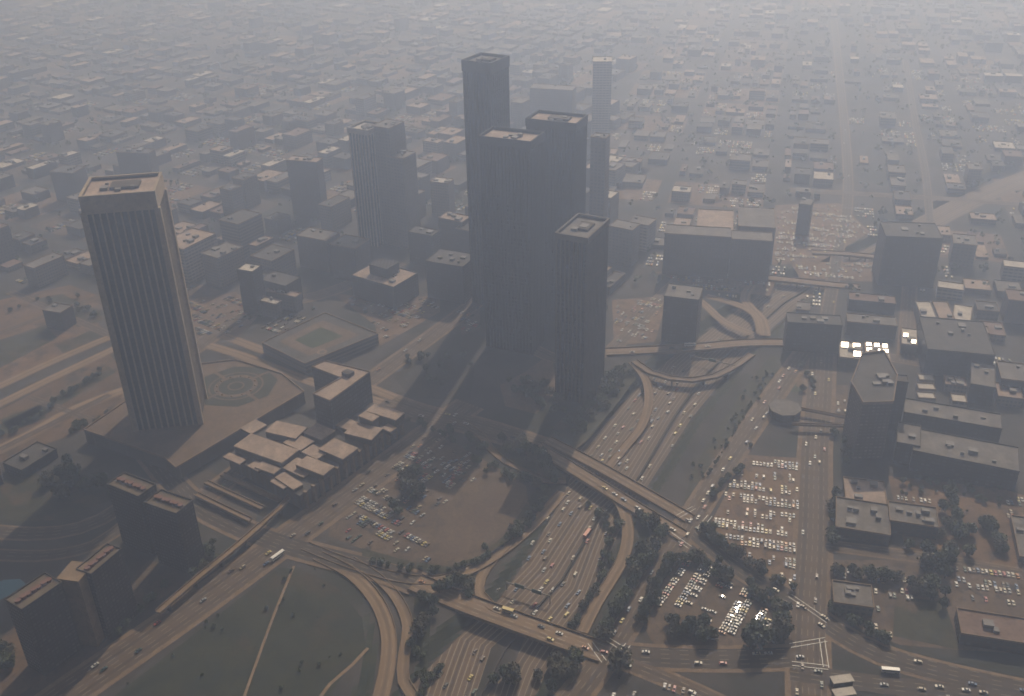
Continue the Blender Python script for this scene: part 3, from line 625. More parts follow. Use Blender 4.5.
# plaza podium around the left tower
e=empty('plaza_podium',at(200,410),'raised plaza with a ring garden and high retaining wall round the left tower','podium'); c=e.location
P=shift([at(*p,12) for p in [(84,430),(165,458),(176,468),(304,392),(282,374),(236,360),(186,366),(150,385)]],c)
m_=MB(); m_.prism(P,0,12,0,0,top=False); m_.build('retaining_wall',facade('podium_wall',(.17,.15,.13),(.07,.06,.055),9,14,.12,.2,.0,.9,.7),e)
A_=sum(P[i][0]*P[(i+1)%len(P)][1]-P[(i+1)%len(P)][0]*P[i][1] for i in range(len(P))); PP=P if A_>0 else P[::-1]
m_=MB(); m_.face([(x,y,12) for x,y in PP]); m_.build('deck',plaza_m,e); BLOCK.append([(x+c[0],y+c[1]) for x,y in P])
n=len(PP); 
for i in range(n):
    a,b=PP[i],PP[(i+1)%n]; an=math.atan2(b[1]-a[1],b[0]-a[0]); m_=MB(); m_.box((a[0]+b[0])/2,(a[1]+b[1])/2,math.dist(a,b)+.4,.9,11.6,13.2+.01*i,an,bottom=True); m_.build('parapet',conc,e)
gc=at(236,386,12); gc=(gc[0]-c[0],gc[1]-c[1])
m_=MB(); oct_=[(gc[0]+36*math.cos(math.radians(45*k+15))*1.02,gc[1]+36*math.sin(math.radians(45*k+15))) for k in range(8)]; m_.face([(x,y,12.05) for x,y in oct_]); m_.build('lawn',mottled('plaza_lawn',(.045,.07,.03),(.08,.1,.05),.08),e)
def ring(r0,r1,z,cx,cy,n=40):
    m_=MB()
    for k in range(n):
        a=2*math.pi*k/n; b=2*math.pi*(k+1)/n; m_.face([(cx+r0*math.cos(a),cy+r0*math.sin(a),z),(cx+r1*math.cos(a),cy+r1*math.sin(a),z),(cx+r1*math.cos(b),cy+r1*math.sin(b),z),(cx+r0*math.cos(b),cy+r0*math.sin(b),z)])
    return m_
ring(15,19,12.1,*gc).build('garden_path',plaza_m,e)
ring(22.5,24,12.19,*gc).build('garden_path',plaza_m,e); ring(6,7.5,12.1,*gc).build('garden_path',plaza_m,e)
for k in range(4):
    a=math.radians(45+90*k); m_=MB(); m_.face([(x,y,12.13) for x,y in rect(gc[0]+27*math.cos(a),gc[1]+27*math.sin(a),16,3,a)]); m_.build('garden_path',plaza_m,e)
for k in range(30):
    a=2*math.pi*k/30
    # small planters on the ring
for s in range(12):
    a=2*math.pi*s/12; m_=MB(); m_.box(gc[0]+17*math.cos(a),gc[1]+17*math.sin(a),1.2,1.2,12.11,12.8,a); m_.build('planter',conc,e)
c0=at(170,470,12); 
# square park deck with lawn
e=empty('garage_podium',at(318,345),'square parking garage topped by a lawn with pale border paths','podium'); c=e.location
P=shift([at(*p,11) for p in [(262,343),(305,364),(378,334),(325,313)]],c)
m_=MB(); m_.prism(P,0,11,0,0,top=False); m_.build('wall',f_band,e)
A_=sum(P[i][0]*P[(i+1)%4][1]-P[(i+1)%4][0]*P[i][1] for i in range(4)); PP=P if A_>0 else P[::-1]
m_=MB(); m_.face([(x,y,11) for x,y in PP]); m_.build('deck',roof_dark,e); BLOCK.append([(x+c[0],y+c[1]) for x,y in P])
def inset(P,f,cx=None): k=cen(P); return [(k[0]+(x-k[0])*f,k[1]+(y-k[1])*f) for x,y in P]
m_=MB(); m_.face([(x,y,11.08) for x,y in inset(PP,.7)]); m_.build('garden_path',plaza_m,e)
m_=MB(); m_.face([(x,y,11.16) for x,y in inset(PP,.42)]); m_.build('lawn',lawn_m,e)
q_=at(322,352,11); ring(2.5,5,11.2,q_[0]-c[0],q_[1]-c[1],20).build('fountain_rim',conc,e)
for i in range(4):
    a,b=PP[i],PP[(i+1)%4]; an=math.atan2(b[1]-a[1],b[0]-a[0]); m_=MB(); m_.box((a[0]+b[0])/2,(a[1]+b[1])/2,math.dist(a,b)+.3,.7,10.7,12+.01*i,an,bottom=True); m_.build('parapet',conc,e)
# stepped trade centre : base mass, light roof blocks and L tower
e=empty('office_complex',at(320,460),'low stepped complex of tan roof blocks along the broad left avenue','building'); c=e.location
base=shift([at(*p,13) for p in [(228,455),(270,424),(330,402),(376,403),(403,418),(300,496)]],c)
m_=MB(); m_.prism(base,0,13,0,1); m_.build('wall',[facade('centre_wall',(.22,.19,.165),(.04,.038,.036),6,14,.25,.8,.0,.85),roof_dark],e); BLOCK.append([(x+c[0],y+c[1]) for x,y in base])
blocks=[([(369,409),(376,403),(403,414),(393,422)],22),([(345,432),(356,423),(382,428),(371,441)],19),([(319,449),(334,439),(358,448),(343,459)],19),([(300,461),(308,456),(333,467),(319,479)],19),
 ([(285,465),(300,457),(315,468),(301,480)],15),([(234,446),(250,435),(299,449),(282,463)],19),([(264,430),(282,419),(301,430),(297,440)],19),([(224,456),(232,452),(243,461),(239,465)],15),([(257,467),(262,461),(281,469),(272,474)],16),([(277,477),(285,472),(302,485),(292,490)],16),([(303,432),(318,424),(334,430),(322,440)],18),([(360,415),(366,411),(378,417),(371,422)],24),([(283,443),(297,434),(314,441),(301,450)],17),([(336,425),(347,418),(360,424),(350,431)],17),([(302,452),(313,445),(328,452),(317,459)],17),([(248,466),(256,461),(266,466),(258,471)],15),([(240,428),(256,420),(266,425),(252,434)],15),([(271,481),(280,476),(292,483),(283,489)],15),([(382,428),(388,424),(396,428),(390,432)],17)]
for q4,h in blocks:
    P=shift([at(*p,h) for p in q4],c); cc,w,d,an=rq(q4,h); P=shift(rect(cc[0],cc[1],w,d,an),c)
    m_=MB(); m_.prism(P,12.9,h,0,0,top=False); m_.build('block_wall',f_brown,e)
    m_=MB(); m_.prism(rect(cc[0]-c[0],cc[1]-c[1],w+.8,d+.8,an),h-.6,h+.3,0,0,bottom=True); m_.build('roof_slab',roof_tan,e)
# buttress piers along the avenue front
A_,B_=base[4],base[5]
for k in range(14):
    t=(k+.5)/14; x=A_[0]*(1-t)+B_[0]*t; y=A_[1]*(1-t)+B_[1]*t; an=math.atan2(B_[1]-A_[1],B_[0]-A_[0]); m_=MB(); m_.box(x+math.sin(an)*-1.2,y+math.cos(an)*1.2,2.2,3.4,0,15,an); m_.build('buttress',conc,e)
LP=[(313,394),(330,401),(370,372),(325,361),(312,367),(341,378)]
c=at(335,385,41); P=[at(*p,41) for p in LP]
e=building(c,40,40,math.radians(-35),41,facade('l_tower_wall',(.075,.068,.06),(.03,.03,.032),2.4,3.9,.15,.85,.2,.9,.3),roof_tan,'L shaped dark glass block with a tan roof at the stepped complex',units=0,poly=P)
m_=MB(); q_=at(348,373,43); m_.box(q_[0]-c[0],q_[1]-c[1],8,7,41,44.5,math.radians(-35)); m_.build('penthouse',conc_dark,e)
deck_thing('walkway','raised ochre walkway running along the broad left avenue below the apartment towers','walkway',lin([(158,612),(200,576),(238,545),(262,524)],6),5,mottled('walkway_ochre',(.5,.38,.24),(.62,.48,.32),.1),1.,1.1,(.1,.35,.6,.85))
deck_thing('walkway','raised walkway stepping from the lower street up to the stepped complex','walkway',lin([(262,524),(280,508),(290,496)],6.2),4,mottled('walkway_ochre',(.5,.38,.24),(.62,.48,.32),.1),1.,1.1,(.5,))
for i_,(a_,b_) in enumerate((((206,482),(262,508)),((222,474),(280,500)),((196,494),(250,520)))):
    deck_thing('garage_ramp',['middle','upper','lower'][i_]+' of three narrow garage ramps between lower street and stepped complex','ramp',lin([a_,b_],2.2+.5*i_),4.5,ramp_conc,1.2,1.,())
# residential towers lower left
fb=facade('bunker_wall',(.085,.07,.055),(.03,.027,.024),2.6,2.9,.15,.85,.25,.85,.4); DARKW.append(fb)
def resid(q4s,h,label,core=None):
    c0_,_,_,_=rq(q4s[0],h); e=empty('apartment_tower',c0_,label,'tower')
    for q4 in q4s:
        cc,w,d,an=rq(q4,h); P=rect(cc[0]-c0_[0],cc[1]-c0_[1],w,d,an)
        m_=MB(); m_.prism(P,-.2,h,0,0,top=False); m_.build('wall',fb,e); m_=MB(); m_.face([(x,y,h-.1) for x,y in rect(cc[0]-c0_[0],cc[1]-c0_[1],w-.3,d-.3,an)]); m_.build('roof',mottled('roof_ochre',(.15,.115,.075),(.2,.155,.1),.1),e)
        m_=MB()
        for i in range(4):
            a,b=P[i],P[(i+1)%4]; an2=math.atan2(b[1]-a[1],b[0]-a[0]); m_.box((a[0]+b[0])/2,(a[1]+b[1])/2,math.dist(a,b)+.3,.6,h-.4,h+1.+.01*i,an2,bottom=True)
        m_.build('parapet',conc_dark,e)
        ca,sa=math.cos(an),math.sin(an)
        long_=w>d; L=max(w,d)
        for k in range(7):
            t=-L*.38+L*.76*k/6; lx,ly=(t,0) if long_ else (0,t); m_=MB(); r=1.9
            pts=[(cc[0]-c0_[0]+lx*ca-ly*sa+r*math.cos(2*math.pi*j/10),cc[1]-c0_[1]+lx*sa+ly*ca+r*math.sin(2*math.pi*j/10)) for j in range(10)]
            m_.prism(pts,h-.09,h+1.6+.5*(k%2),0,0); m_.build('roof_fan',plain('rust_red_plant',(.16,.07,.045),.7),e)
        BLOCK.append(rect(cc[0],cc[1],w+5,d+5,an))
    if core:
        cc,w,d,an=rq(core,h); m_=MB(); m_.prism(rect(cc[0]-c0_[0],cc[1]-c0_[1],w,d,an),-.2,h+.35,0,0); m_.build('stair_core',mottled('core_concrete',(.5,.42,.33),(.6,.5,.4),.1),e)
    return e
resid([[(4,600),(20,608),(64,585),(46,573)],[(80,571),(92,575),(121,549),(104,543)]],54,'pair of joined apartment slabs with red roof fans at the lower left corner',core=[(62,578),(80,584),(92,562),(66,562)])
resid([[(106,484),(136,496),(158,486),(126,473)],[(144,503),(176,514),(193,501),(162,490)]],52,'paired apartment towers with red roof plant beside the raised plaza')
Q([(0,462),(20,470),(58,450),(40,443)],8,f_bdark,roof_dark,'low building with roof courts left of the raised plaza',2)
Q([(-30,485),(6,474),(-6,462),(-40,470)],8,f_bdark,roof_grey,'low building cut by the left edge',1)
Q([(47,311),(65,314),(68,305),(50,302)],20,f_brown,roof_grey,'lone brown block in the dirt blocks left of the left tower',2)
# ------------------------------------------------------------------ trees
def crown_mesh(seed,r,h,n,mat):
    rng=random.Random(seed); v=[];f=[]
    lob=[(rng.uniform(-.45,.45)*r,rng.uniform(-.45,.45)*r,h*rng.uniform(.35,.8),rng.uniform(.45,.75)*r) for _ in range(8)]
    lob.append((0,0,h*.6,r*.7))
    for k in range(n):
        L=rng.choice(lob); a=rng.uniform(0,6.283); z=rng.uniform(-1,1); q=math.sqrt(1-z*z); rr=L[3]*rng.uniform(.55,1.05)
        x=L[0]+rr*q*math.cos(a); y=L[1]+rr*q*math.sin(a); zz=max(h*.15,L[2]+rr*z*.85); s=rng.uniform(.35,.8)
        i=len(v); d1=Vector((rng.gauss(0,1),rng.gauss(0,1),rng.gauss(0,.6))).normalized(); d2=d1.cross(Vector((rng.gauss(0,1),rng.gauss(0,1),rng.gauss(0,1)))).normalized()
        o=Vector((x,y,zz)); v+=[o-d1*s,o-d2*s,o+d1*s,o+d2*s]; f.append((i,i+1,i+2,i+3))
    me=bpy.data.meshes.new('crown'); me.from_pydata(v,[],f); me.materials.append(mat); return me
def trunk_mesh(h):
    m_=MB(); 
    for k in range(6):
        a,b=2*math.pi*k/6,2*math.pi*(k+1)/6; m_.face([(.35*math.cos(a),.35*math.sin(a),-.5),(.35*math.cos(b),.35*math.sin(b),-.5),(.15*math.cos(b),.15*math.sin(b),h),(.15*math.cos(a),.15*math.sin(a),h)])
    for j in range(4):
        a=j*1.57+.4; o=Vector((0,0,h*.55)); t=Vector((math.cos(a)*1.8,math.sin(a)*1.8,h*.95)); s=Vector((-math.sin(a),math.cos(a),0))*.12
        m_.face([o-s,o+s,t+s*.4,t-s*.4]); m_.face([o-Vector((0,0,.12)),o+Vector((0,0,.12)),t+Vector((0,0,.05)),t-Vector((0,0,.05))])
    me=bpy.data.meshes.new('trunk'); me.from_pydata(m_.v,[],m_.f); me.materials.append(trunk_m); return me
crowns=[crown_mesh(i,3.6+.5*(i%3),7.5,520,leaf[i%3]) for i in range(9)]; trunks=[trunk_mesh(4.5)]
def ordw(n):
    ones=['','first','second','third','fourth','fifth','sixth','seventh','eighth','ninth','tenth','eleventh','twelfth','thirteenth','fourteenth','fifteenth','sixteenth','seventeenth','eighteenth','nineteenth']
    tens={2:'twenty',3:'thirty',4:'forty',5:'fifty',6:'sixty',7:'seventy',8:'eighty',9:'ninety'}
    tt={2:'twentieth',3:'thirtieth',4:'fortieth',5:'fiftieth',6:'sixtieth',7:'seventieth',8:'eightieth',9:'ninetieth'}
    if n<20: return ones[n]
    if n<100: return tt[n//10] if n%10==0 else tens[n//10]+'-'+ones[n%10]
    return 'hundred and '+(ordw(n-100) if n>100 else 'first')
TREE_N=[0]; KN={0:'dark',1:'green',2:'dry olive'}
SZ={0:'small',1:'medium',2:'large'}
belt_count={}
TREES=[]
def tree(x,y,s,where,z=None):
    TREES.append((x,y,s,where,z))
def plant(x,y,s,where,z=None):
    k=R.randrange(9); z=ground_z(x,y) if z is None else z
    e=bpy.data.objects.new('tree',None); COL.objects.link(e); e.location=(x,y,z); e.scale=(s,s,s*R.uniform(.85,1.2)); e.rotation_euler=(0,0,R.uniform(0,6.28))
    sz=SZ[0 if s<.85 else 1 if s<1.25 else 2]; key=(sz,KN[k%3],where); belt_count[key]=belt_count.get(key,0)+1
    e['_k']=1; del e['_k']; tag(e,f'{ordw(belt_count[key])} {sz} {KN[k%3]} tree {where}','tree',f'trees {where.split(", counted")[0]}')
    for nm,me_ in (('crown',crowns[k]),('trunk',trunks[0])):
        o=bpy.data.objects.new(nm,me_); COL.objects.link(o); o.parent=e
    TREE_N[0]+=1
def belt(pts,n,s0,s1,where,spread=4.):
    P=[at(*p) for p in pts]; cum=[0]
    for i in range(len(P)-1): cum.append(cum[-1]+math.dist(P[i],P[i+1]))
    for k in range(n):
        t=(k+R.uniform(.1,.9))/n*cum[-1]; i=max(j for j in range(len(cum)-1) if cum[j]<=t); q=(t-cum[i])/(cum[i+1]-cum[i])
        x=P[i][0]*(1-q)+P[i+1][0]*q+R.gauss(0,spread); y=P[i][1]*(1-q)+P[i+1][1]*q+R.gauss(0,spread)
        if any(min(segd(x,y,pp[j],pp[j+1])[0] for j in range(0,len(pp)-1))<hw-2.0 for pp,hw in ROADS): 
            x=P[i][0]*(1-q)+P[i+1][0]*q; y=P[i][1]*(1-q)+P[i+1][1]*q
        tree(x,y,R.uniform(s0,s1),where)
belt([(588,500),(604,512),(612,530),(612,555),(598,580),(578,612),(566,632)][::-1],24,.6,1.0,'between the freeway and the curved off ramp',2.)
belt([(602,640),(618,612),(636,580),(652,550),(662,530)],22,.9,1.5,'lining the frontage street',5.)
belt([(628,512),(648,524),(660,532),(646,556),(640,575)],12,.8,1.3,'in the wedge inside the curved off ramp',4.)
belt([(640,625),(648,602),(660,582),(673,562),(688,555)],18,.8,1.3,'left of the tree ringed car park',3.)
belt([(692,557),(712,567),(738,584),(762,598),(780,612)],18,.8,1.2,'above the tree ringed car park',3.5)
belt([(778,614),(785,626),(783,642),(776,648)],9,1.1,1.6,'right of the tree ringed car park',4.)
belt([(664,636),(690,630),(712,640),(668,622)],13,.9,1.4,'in the grove below the tree ringed car park',4.)
belt([(752,655),(750,640)],2,2.1,2.6,'alone below the tree ringed car park',1.)
tree(*at(618,668),1.7,'alone on the corner past the lower bridge')
belt([(470,585),(440,590),(432,598),(425,612),(418,632)],10,.8,1.4,'under the near end of the lower bridge',4.)
belt([(500,662),(495,680),(560,660),(556,690),(580,650)],12,.8,1.4,'between the carriageways below the lower bridge',4.)
belt([(452,575),(468,585),(470,598)],5,.6,1.,'in the small triangle of the hooked ramp',3.)
belt([(448,428),(470,442),(480,462),(505,478),(530,485),(545,498),(530,520),(510,538)],34,.6,1.15,'round the rim of the dirt parking lot',4.)
belt([(500,440),(520,455),(540,466),(556,478),(520,445),(545,460)],26,.8,1.4,'on the dark bank above the side ramp',5.)
belt([(398,520),(408,505),(420,490),(415,500),(400,480),(425,478)],13,.9,1.5,'clumped in the middle of the dirt parking lot',3.5)
belt([(566,430),(580,418),(596,402),(612,386),(622,372),(600,412),(575,440)],30,.8,1.4,'on the slope between slim ribbed tower and freeway',4.)
belt([(512,400),(525,392),(535,402),(548,412),(520,380),(540,385),(556,408),(560,420)],24,.7,1.2,'in the pale garden under the slim ribbed tower',4.)
belt([(655,400),(630,375),(618,365)],5,.6,1.,'by the top of the curling ramp',3.)
belt([(703,530),(712,540),(722,549),(733,557)],9,.7,1.1,'in the wedge right of the middle junction',2.)
belt([(836,573),(862,577),(900,582)],12,.8,1.2,'in the row across the lots behind the grey workshop',1.5)
belt([(372,562),(410,572),(440,573),(480,560),(505,540),(528,515)],24,.5,.85,'between the dirt lot and the sweeping ramp',2.)
belt([(392,418),(415,424),(440,434),(455,445)],9,.6,.9,'below the middle street beside the stepped complex',2.)
belt([(900,480),(940,484),(985,492)],7,.5,.8,'on the bare land under the long slabs',3.)
belt([(710,500),(722,485),(740,468)],7,.6,1.,'along the verge left of the large car park',2.)
belt([(712,530),(735,556),(770,580),(795,592)],12,.7,1.1,'below the large car park along the slanting street',2.)
belt([(845,470),(848,440),(846,430),(828,440)],5,.8,1.2,'at the foot of the hexagonal tower',1.5)
belt([(836,495),(832,520),(832,545)],8,.9,1.4,'by the broad street beside the flat office',1.5)
belt([(944,500),(952,512),(940,530),(958,545),(950,560),(935,575),(925,590),(935,600),(925,550)],34,.9,1.6,'in the big clump right of the planted court block',7.)
belt([(832,607),(850,622),(870,636),(888,644)],12,.7,1.,'on the curved dark verge of the lower right junction',1.5)
belt([(795,388),(808,390),(816,388),(800,366)],6,.5,.9,'on the triangular green island',1.2)
belt([(980,520),(995,540),(1008,556)],7,.9,1.4,'along the fence of the right edge car park',2.)
belt([(110,415),(90,425),(72,432),(85,420)],10,.5,.9,'edging the dirt field at the raised plaza corner',2.)
belt([(0,440),(40,416),(105,370)],20,.5,.9,'in the row under the twin roads left',2.)
belt([(10,310),(60,300),(100,320)],12,.5,.9,'scattered over the blocks left of the left tower',6.)
belt([(10,660),(4,650),(14,676)],4,1.2,1.6,'on the brown terrace at the left edge',3.)
belt([(60,500),(90,490),(110,500),(70,470),(40,500)],16,.9,1.5,'in the hollow between plaza and apartment towers',7.)
belt([(205,565),(215,545),(196,580),(150,600),(140,615),(120,640)],14,.6,1.,'at the foot of the apartment towers',3.)
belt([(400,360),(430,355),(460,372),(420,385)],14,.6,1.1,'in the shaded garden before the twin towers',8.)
belt([(704,482),(730,440),(768,372)],60,.22,.5,'on the bare freeway verge',9.)
belt([(560,440),(590,415),(625,372)],30,.3,.6,'on the slope between slim ribbed tower and freeway',7.)
belt([(120,690),(200,640),(300,600),(340,640),(300,690)],26,.18,.4,'dotting the big grass field',22.)
belt([(410,640),(430,660),(420,690)],14,.4,.8,'on the bank below the lower bridge',4.)
belt([(895,485),(950,492),(1010,505)],24,.25,.6,'on the bare land under the long slabs',8.)
TREES=[t for t in TREES if -15<pix(t[0],t[1])[0]<1039 and pix(t[0],t[1],8)[1]<705]
rank=sorted(range(len(TREES)),key=lambda i: -TREES[i][2]/math.dist((TREES[i][0],TREES[i][1],0),(0,0,H)))
keep=set(rank[:292])
for i,t in enumerate(TREES):
    if i in keep: plant(*t)
SMALL_TREES=[t for i,t in enumerate(TREES) if i not in keep]
# ------------------------------------------------------------------ cars
carcols=[('white',(.62,.6,.54)),('cream',(.55,.49,.36)),('tan',(.42,.34,.22)),('yellow',(.62,.48,.1)),('red',(.38,.05,.03)),('blue',(.07,.13,.25)),('dark green',(.04,.08,.05)),('brown',(.12,.07,.04)),('silver',(.35,.35,.34)),('black',(.02,.02,.02)),('orange',(.5,.2,.05))]
cw=[7,6,5,3,3,4,4,5,4,4,1]
cglass=plain('car_glass',(.03,.035,.04),.06); tyre=plain('tyre',(.02,.02,.02),.8)
def car_mesh(colr,name,wagon=False):
    pm=plain('paint_'+name.replace(' ','_'),tuple(x*.85 for x in colr),.42,0,.15)
    # side profile (x along, z up) lofted across y with tumblehome
    L,Wd=4.9,1.85; m_=MB()
    low=[(-L/2,.35),(-L/2,.78),(-L/2+.25,.9),(L/2-1.6,.92),(L/2-.15,.8),(L/2,.6),(L/2,.35)]
    n=len(low)
    for i in range(n-1):
        a,b=low[i],low[i+1]; m_.face([(a[0],-Wd/2,a[1]),(a[0],Wd/2,a[1]),(b[0],Wd/2,b[1]),(b[0],-Wd/2,b[1])],0)
    for s in (-1,1):
        P=[(x,s*Wd/2,z) for x,z in low]; m_.face(P if s<0 else P[::-1],0)
    back=-L/2+.3 if wagon else -L/2+.95; rb=back+(.25 if wagon else .75)
    g=[(back,.905),(rb,1.38),(.35,1.4),(1.15,.905)]; y0,y1=Wd/2-.08,Wd/2-.28
    ys=[y0,y1,y1,y0]
    for i in range(3):
        a,b=g[i],g[i+1]; m_.face([(a[0],-ys[i],a[1]),(a[0],ys[i],a[1]),(b[0],ys[i+1],b[1]),(b[0],-ys[i+1],b[1])],0 if i==1 else 1)
    for s in (-1,1):
        P=[(g[i][0],s*ys[i],g[i][1]) for i in range(4)]; m_.face(P if s<0 else P[::-1],1)
    for wx in (-1.45,1.5):
        for s in (-1,1):
            P=[(wx+.33*math.cos(k*math.pi/4),s*(Wd/2+.01),.33+.33*math.sin(k*math.pi/4)) for k in range(8)]; m_.face(P,2)
            Pi=[(p[0],s*(Wd/2-.2),p[2]) for p in P]
            for k in range(8): m_.face([P[k],P[(k+1)%8],Pi[(k+1)%8],Pi[k]],2)
    me=bpy.data.meshes.new('car'); me.from_pydata(m_.v,[],m_.f); [me.materials.append(x) for x in (pm,cglass,tyre)]; me.polygons.foreach_set('material_index',m_.m); return me
carmesh=[[car_mesh(c,n),car_mesh(c,n,True)] for n,c in carcols]
CARS=[]  # x,y,z,rot,colour,place text,row,index
def lot(poly,ang,where,row=8.2,pitch=2.75,fill=.85,z=.1,flip=True,px=True,skip=()):
    P=[at(*p) for p in poly] if px else poly; a=math.radians(ang); ux,uy=math.cos(a),math.sin(a); vx,vy=-uy,ux
    us=[p[0]*ux+p[1]*uy for p in P]; vs=[p[0]*vx+p[1]*vy for p in P]; v=min(vs)+3; r=0
    while v<max(vs)-2:
        r+=1; u=min(us)+1.5; i=0; vv=v
        while u<max(us)-1:
            x=u*ux+vv*vx; y=u*uy+vv*vy
            if inpoly(x,y,P):
                i+=1
                if R.random()<fill*(.6+.4*math.sin(u*.05+r)): CARS.append((x+R.gauss(0,.1),y+R.gauss(0,.2),z,a+math.pi/2+(math.pi if R.random()<.5 else 0)+R.gauss(0,.03),R.choices(range(11),cw)[0],where,r,i))
            u+=pitch
        v+= 5.4 if (r%2==1) else row+3.0
lot([(335,520),(393,467),(423,440),(440,468),(408,502),(400,528),(385,545),(345,540)],-38,'dirt lot by the broad left avenue',fill=.95)
lot([(408,502),(440,468),(470,455),(500,470),(468,484),(448,505),(430,525),(402,528)],-38,'upper middle of the dirt lot',fill=.5)
lot([(400,528),(432,540),(432,562),(392,552)],-38,'near edge of the dirt lot',fill=.6)
lot([(440,440),(475,455),(470,470),(440,500),(425,470),(430,445)],-38,'upper end of the dirt lot',fill=.5)
lot([(744,462),(798,462),(798,500),(794,586),(772,574),(712,538),(720,500)],-14,'large car park beside the broad right street',fill=.93)
lot([(680,562),(705,565),(764,602),(770,622),(764,640),(720,634),(705,620),(658,606)],58,'tree ringed car park',fill=.98)
lot([(832,562),(892,566),(888,590),(880,630),(900,640),(876,634),(874,582),(834,576)],-13,'lot behind the grey workshop',fill=.8)
lot([(890,562),(920,566),(916,602),(888,598)],-13,'narrow lot left of the big tree clump',fill=.7)
lot([(958,562),(1018,572),(1022,612),(966,606),(950,588)],-13,'lower right edge car park',fill=.9)
lot([(1000,490),(1022,494),(1030,550),(1014,540)],-13,'upper right edge car park',fill=.8)
lot([(895,494),(938,500),(938,505),(896,499)],-13,'row behind the planted court block',fill=.95)
lot([(842,396),(848,396),(845,415),(830,415)],-15,'tiny lot left of the hexagonal tower',fill=.8)
lot([(614,303),(664,298),(652,338),(616,342)],-30,'lot right of the slim ribbed tower',fill=.75)
lot([(660,274),(700,270),(772,282),(768,294),(700,288)],-12,'lot below the long hotel',fill=.9)
lot([(778,208),(840,206),(866,232),(820,258),(775,262)],-12,'hillside car parks beyond the freeway',fill=.8)
lot([(795,264),(878,264),(868,279),(802,276)],-12,'lot past the far bridge',fill=.7)
lot([(188,303),(234,296),(258,312),(238,333),(198,335)],-36,'left car park beyond the raised plaza',fill=.85)
lot([(336,296),(380,303),(436,298),(438,310),(384,342),(378,326)],-36,'lot right of the lawn topped garage',fill=.7)
lot([(458,312),(480,304),(480,328),(464,334)],-34,'lot at the foot of the twin towers',fill=.7)
lot([(620,668),(700,690),(690,710),(610,700)],-20,'strip of cars below the lower street',fill=.7)
def traffic(P,n,hw,where,z=None,oneway=False,rng=None):
    rng=rng or random.Random(len(where)*31+n); cum=[0]
    for i in range(len(P)-1): cum.append(cum[-1]+math.dist(P[i][:2],P[i+1][:2]))
    ks=sorted(rng.uniform(0,cum[-1]) for _ in range(n)); used=[]
    for j,t in enumerate(ks):
        i=max(k for k in range(len(cum)-1) if cum[k]<=t); q=(t-cum[i])/max(.01,cum[i+1]-cum[i])
        x=P[i][0]*(1-q)+P[i+1][0]*q; y=P[i][1]*(1-q)+P[i+1][1]*q; an=math.atan2(P[i+1][1]-P[i][1],P[i+1][0]-P[i][0])
        zz=z if z is not None else (P[i][2]*(1-q)+P[i+1][2]*q+.02 if len(P[i])>2 else .5)
        wd=hw[0]*(1-q)+hw[1]*q if isinstance(hw,tuple) else hw
        if not isinstance(wd,(int,float)): wd=wd
        lane=rng.randrange(max(1,int(wd*2/3.6)))*3.6-wd+1.8
        x2=x-math.sin(an)*lane; y2=y+math.cos(an)*lane
        if any(math.hypot(x2-a,y2-b)<7 for a,b in used): continue
        used.append((x2,y2)); CARS.append((x2,y2,zz,an+(math.pi if (lane>0 and not oneway) else 0),rng.choices(range(11),cw)[0],where,1,j+1))
def mids(c,i0,i1): return [(p[0],p[1]) for p in c[i0:i1]]
traffic(mids(cLG,0,3),16,20,'left carriageway below the lower bridge',FZ+.13,True)
traffic(mids(cLG,3,7),70,24,'left carriageway between the lower and middle bridges',FZ+.13,True)
traffic(mids(cLG,6,9),110,18,'left carriageway above the middle bridge',FZ+.13,True)
traffic(mids(cRG,0,3),5,10,'right carriageway below the lower bridge',FZ+.17,True)
traffic(mids(cRG,3,6),9,6,'right carriageway between the lower and middle bridges',FZ+.17,True)
traffic(mids(cRG,6,9),12,6,'right carriageway above the middle bridge',FZ+.17,True)
traffic(mids(cLG,9,12),20,9,'far freeway lanes',FZ+.13)
traffic(S['beaudry'][4:],42,6,'frontage street right of the freeway')
traffic(S['fig'],26,10,'broad left avenue')
traffic(S['fourth'],7,10,'middle street before the bridge')
traffic(S['west'],26,9,'broad right street')
traffic(S['diag'],16,6,'slanting street right of the junction')
traffic(S['third_r'],9,6,'lower street past the bridge'); traffic(S['third_s'],7,4,'side road below the lower street')
traffic(S['bottom'],12,6,'bottom right avenue'); traffic(S['flower'],14,6,'street before the twin towers'); traffic(S['gridN1'],18,6,'far straight street')
for x_,y_,k_,w_ in [(497,609,1,'hooked ramp'),(466,424,0,'middle street fork')]:
    q_=at(x_,y_,.5); CARS.append((q_[0],q_[1],.55,math.radians(150),k_,w_,1,1))
q_=[(*at(x_,y_,.5),.5) for x_,y_ in ((415,582),(604,653))]; traffic(q_,7,7,'lower bridge',.53)
q_=[(*at(x_,y_,.5),.5) for x_,y_ in ((536,447),(684,537))]; traffic(q_,5,5,'near carriageway of the middle bridge',.53,True)
q_=[(*at(x_,y_,.8),.8) for x_,y_ in ((606,352),(790,343))]; traffic(q_,7,5,'long upper bridge',.83)
vis=[c for c in CARS if -10<pix(c[0],c[1])[0]<1034 and -10<pix(c[0],c[1])[1]<706 ]
vis.sort(key=lambda c: math.dist((c[0],c[1],0),(0,0,H)))
near,far=vis[:296],vis[296:]
seen={}
for (x,y,z,r,k,where,row,i) in near:
    wag=R.random()<.25; o=bpy.data.objects.new('car',carmesh[k][wag]); COL.objects.link(o); o.location=(x,y,z); o.rotation_euler=(0,0,r)
    body='wagon' if wag else 'sedan'; key=(k,wag,where); seen[key]=seen.get(key,0)+1
    park=('lot' in where or 'car park' in where or 'strip' in where or 'row behind' in where)
    lab=f'{ordw(seen[key])} nearest {carcols[k][0]} {body} {"parked in" if park else "driving on"} the {where}'
    tag(o,lab,'car',f'cars {"parked in" if park else "driving on"} the {where}')
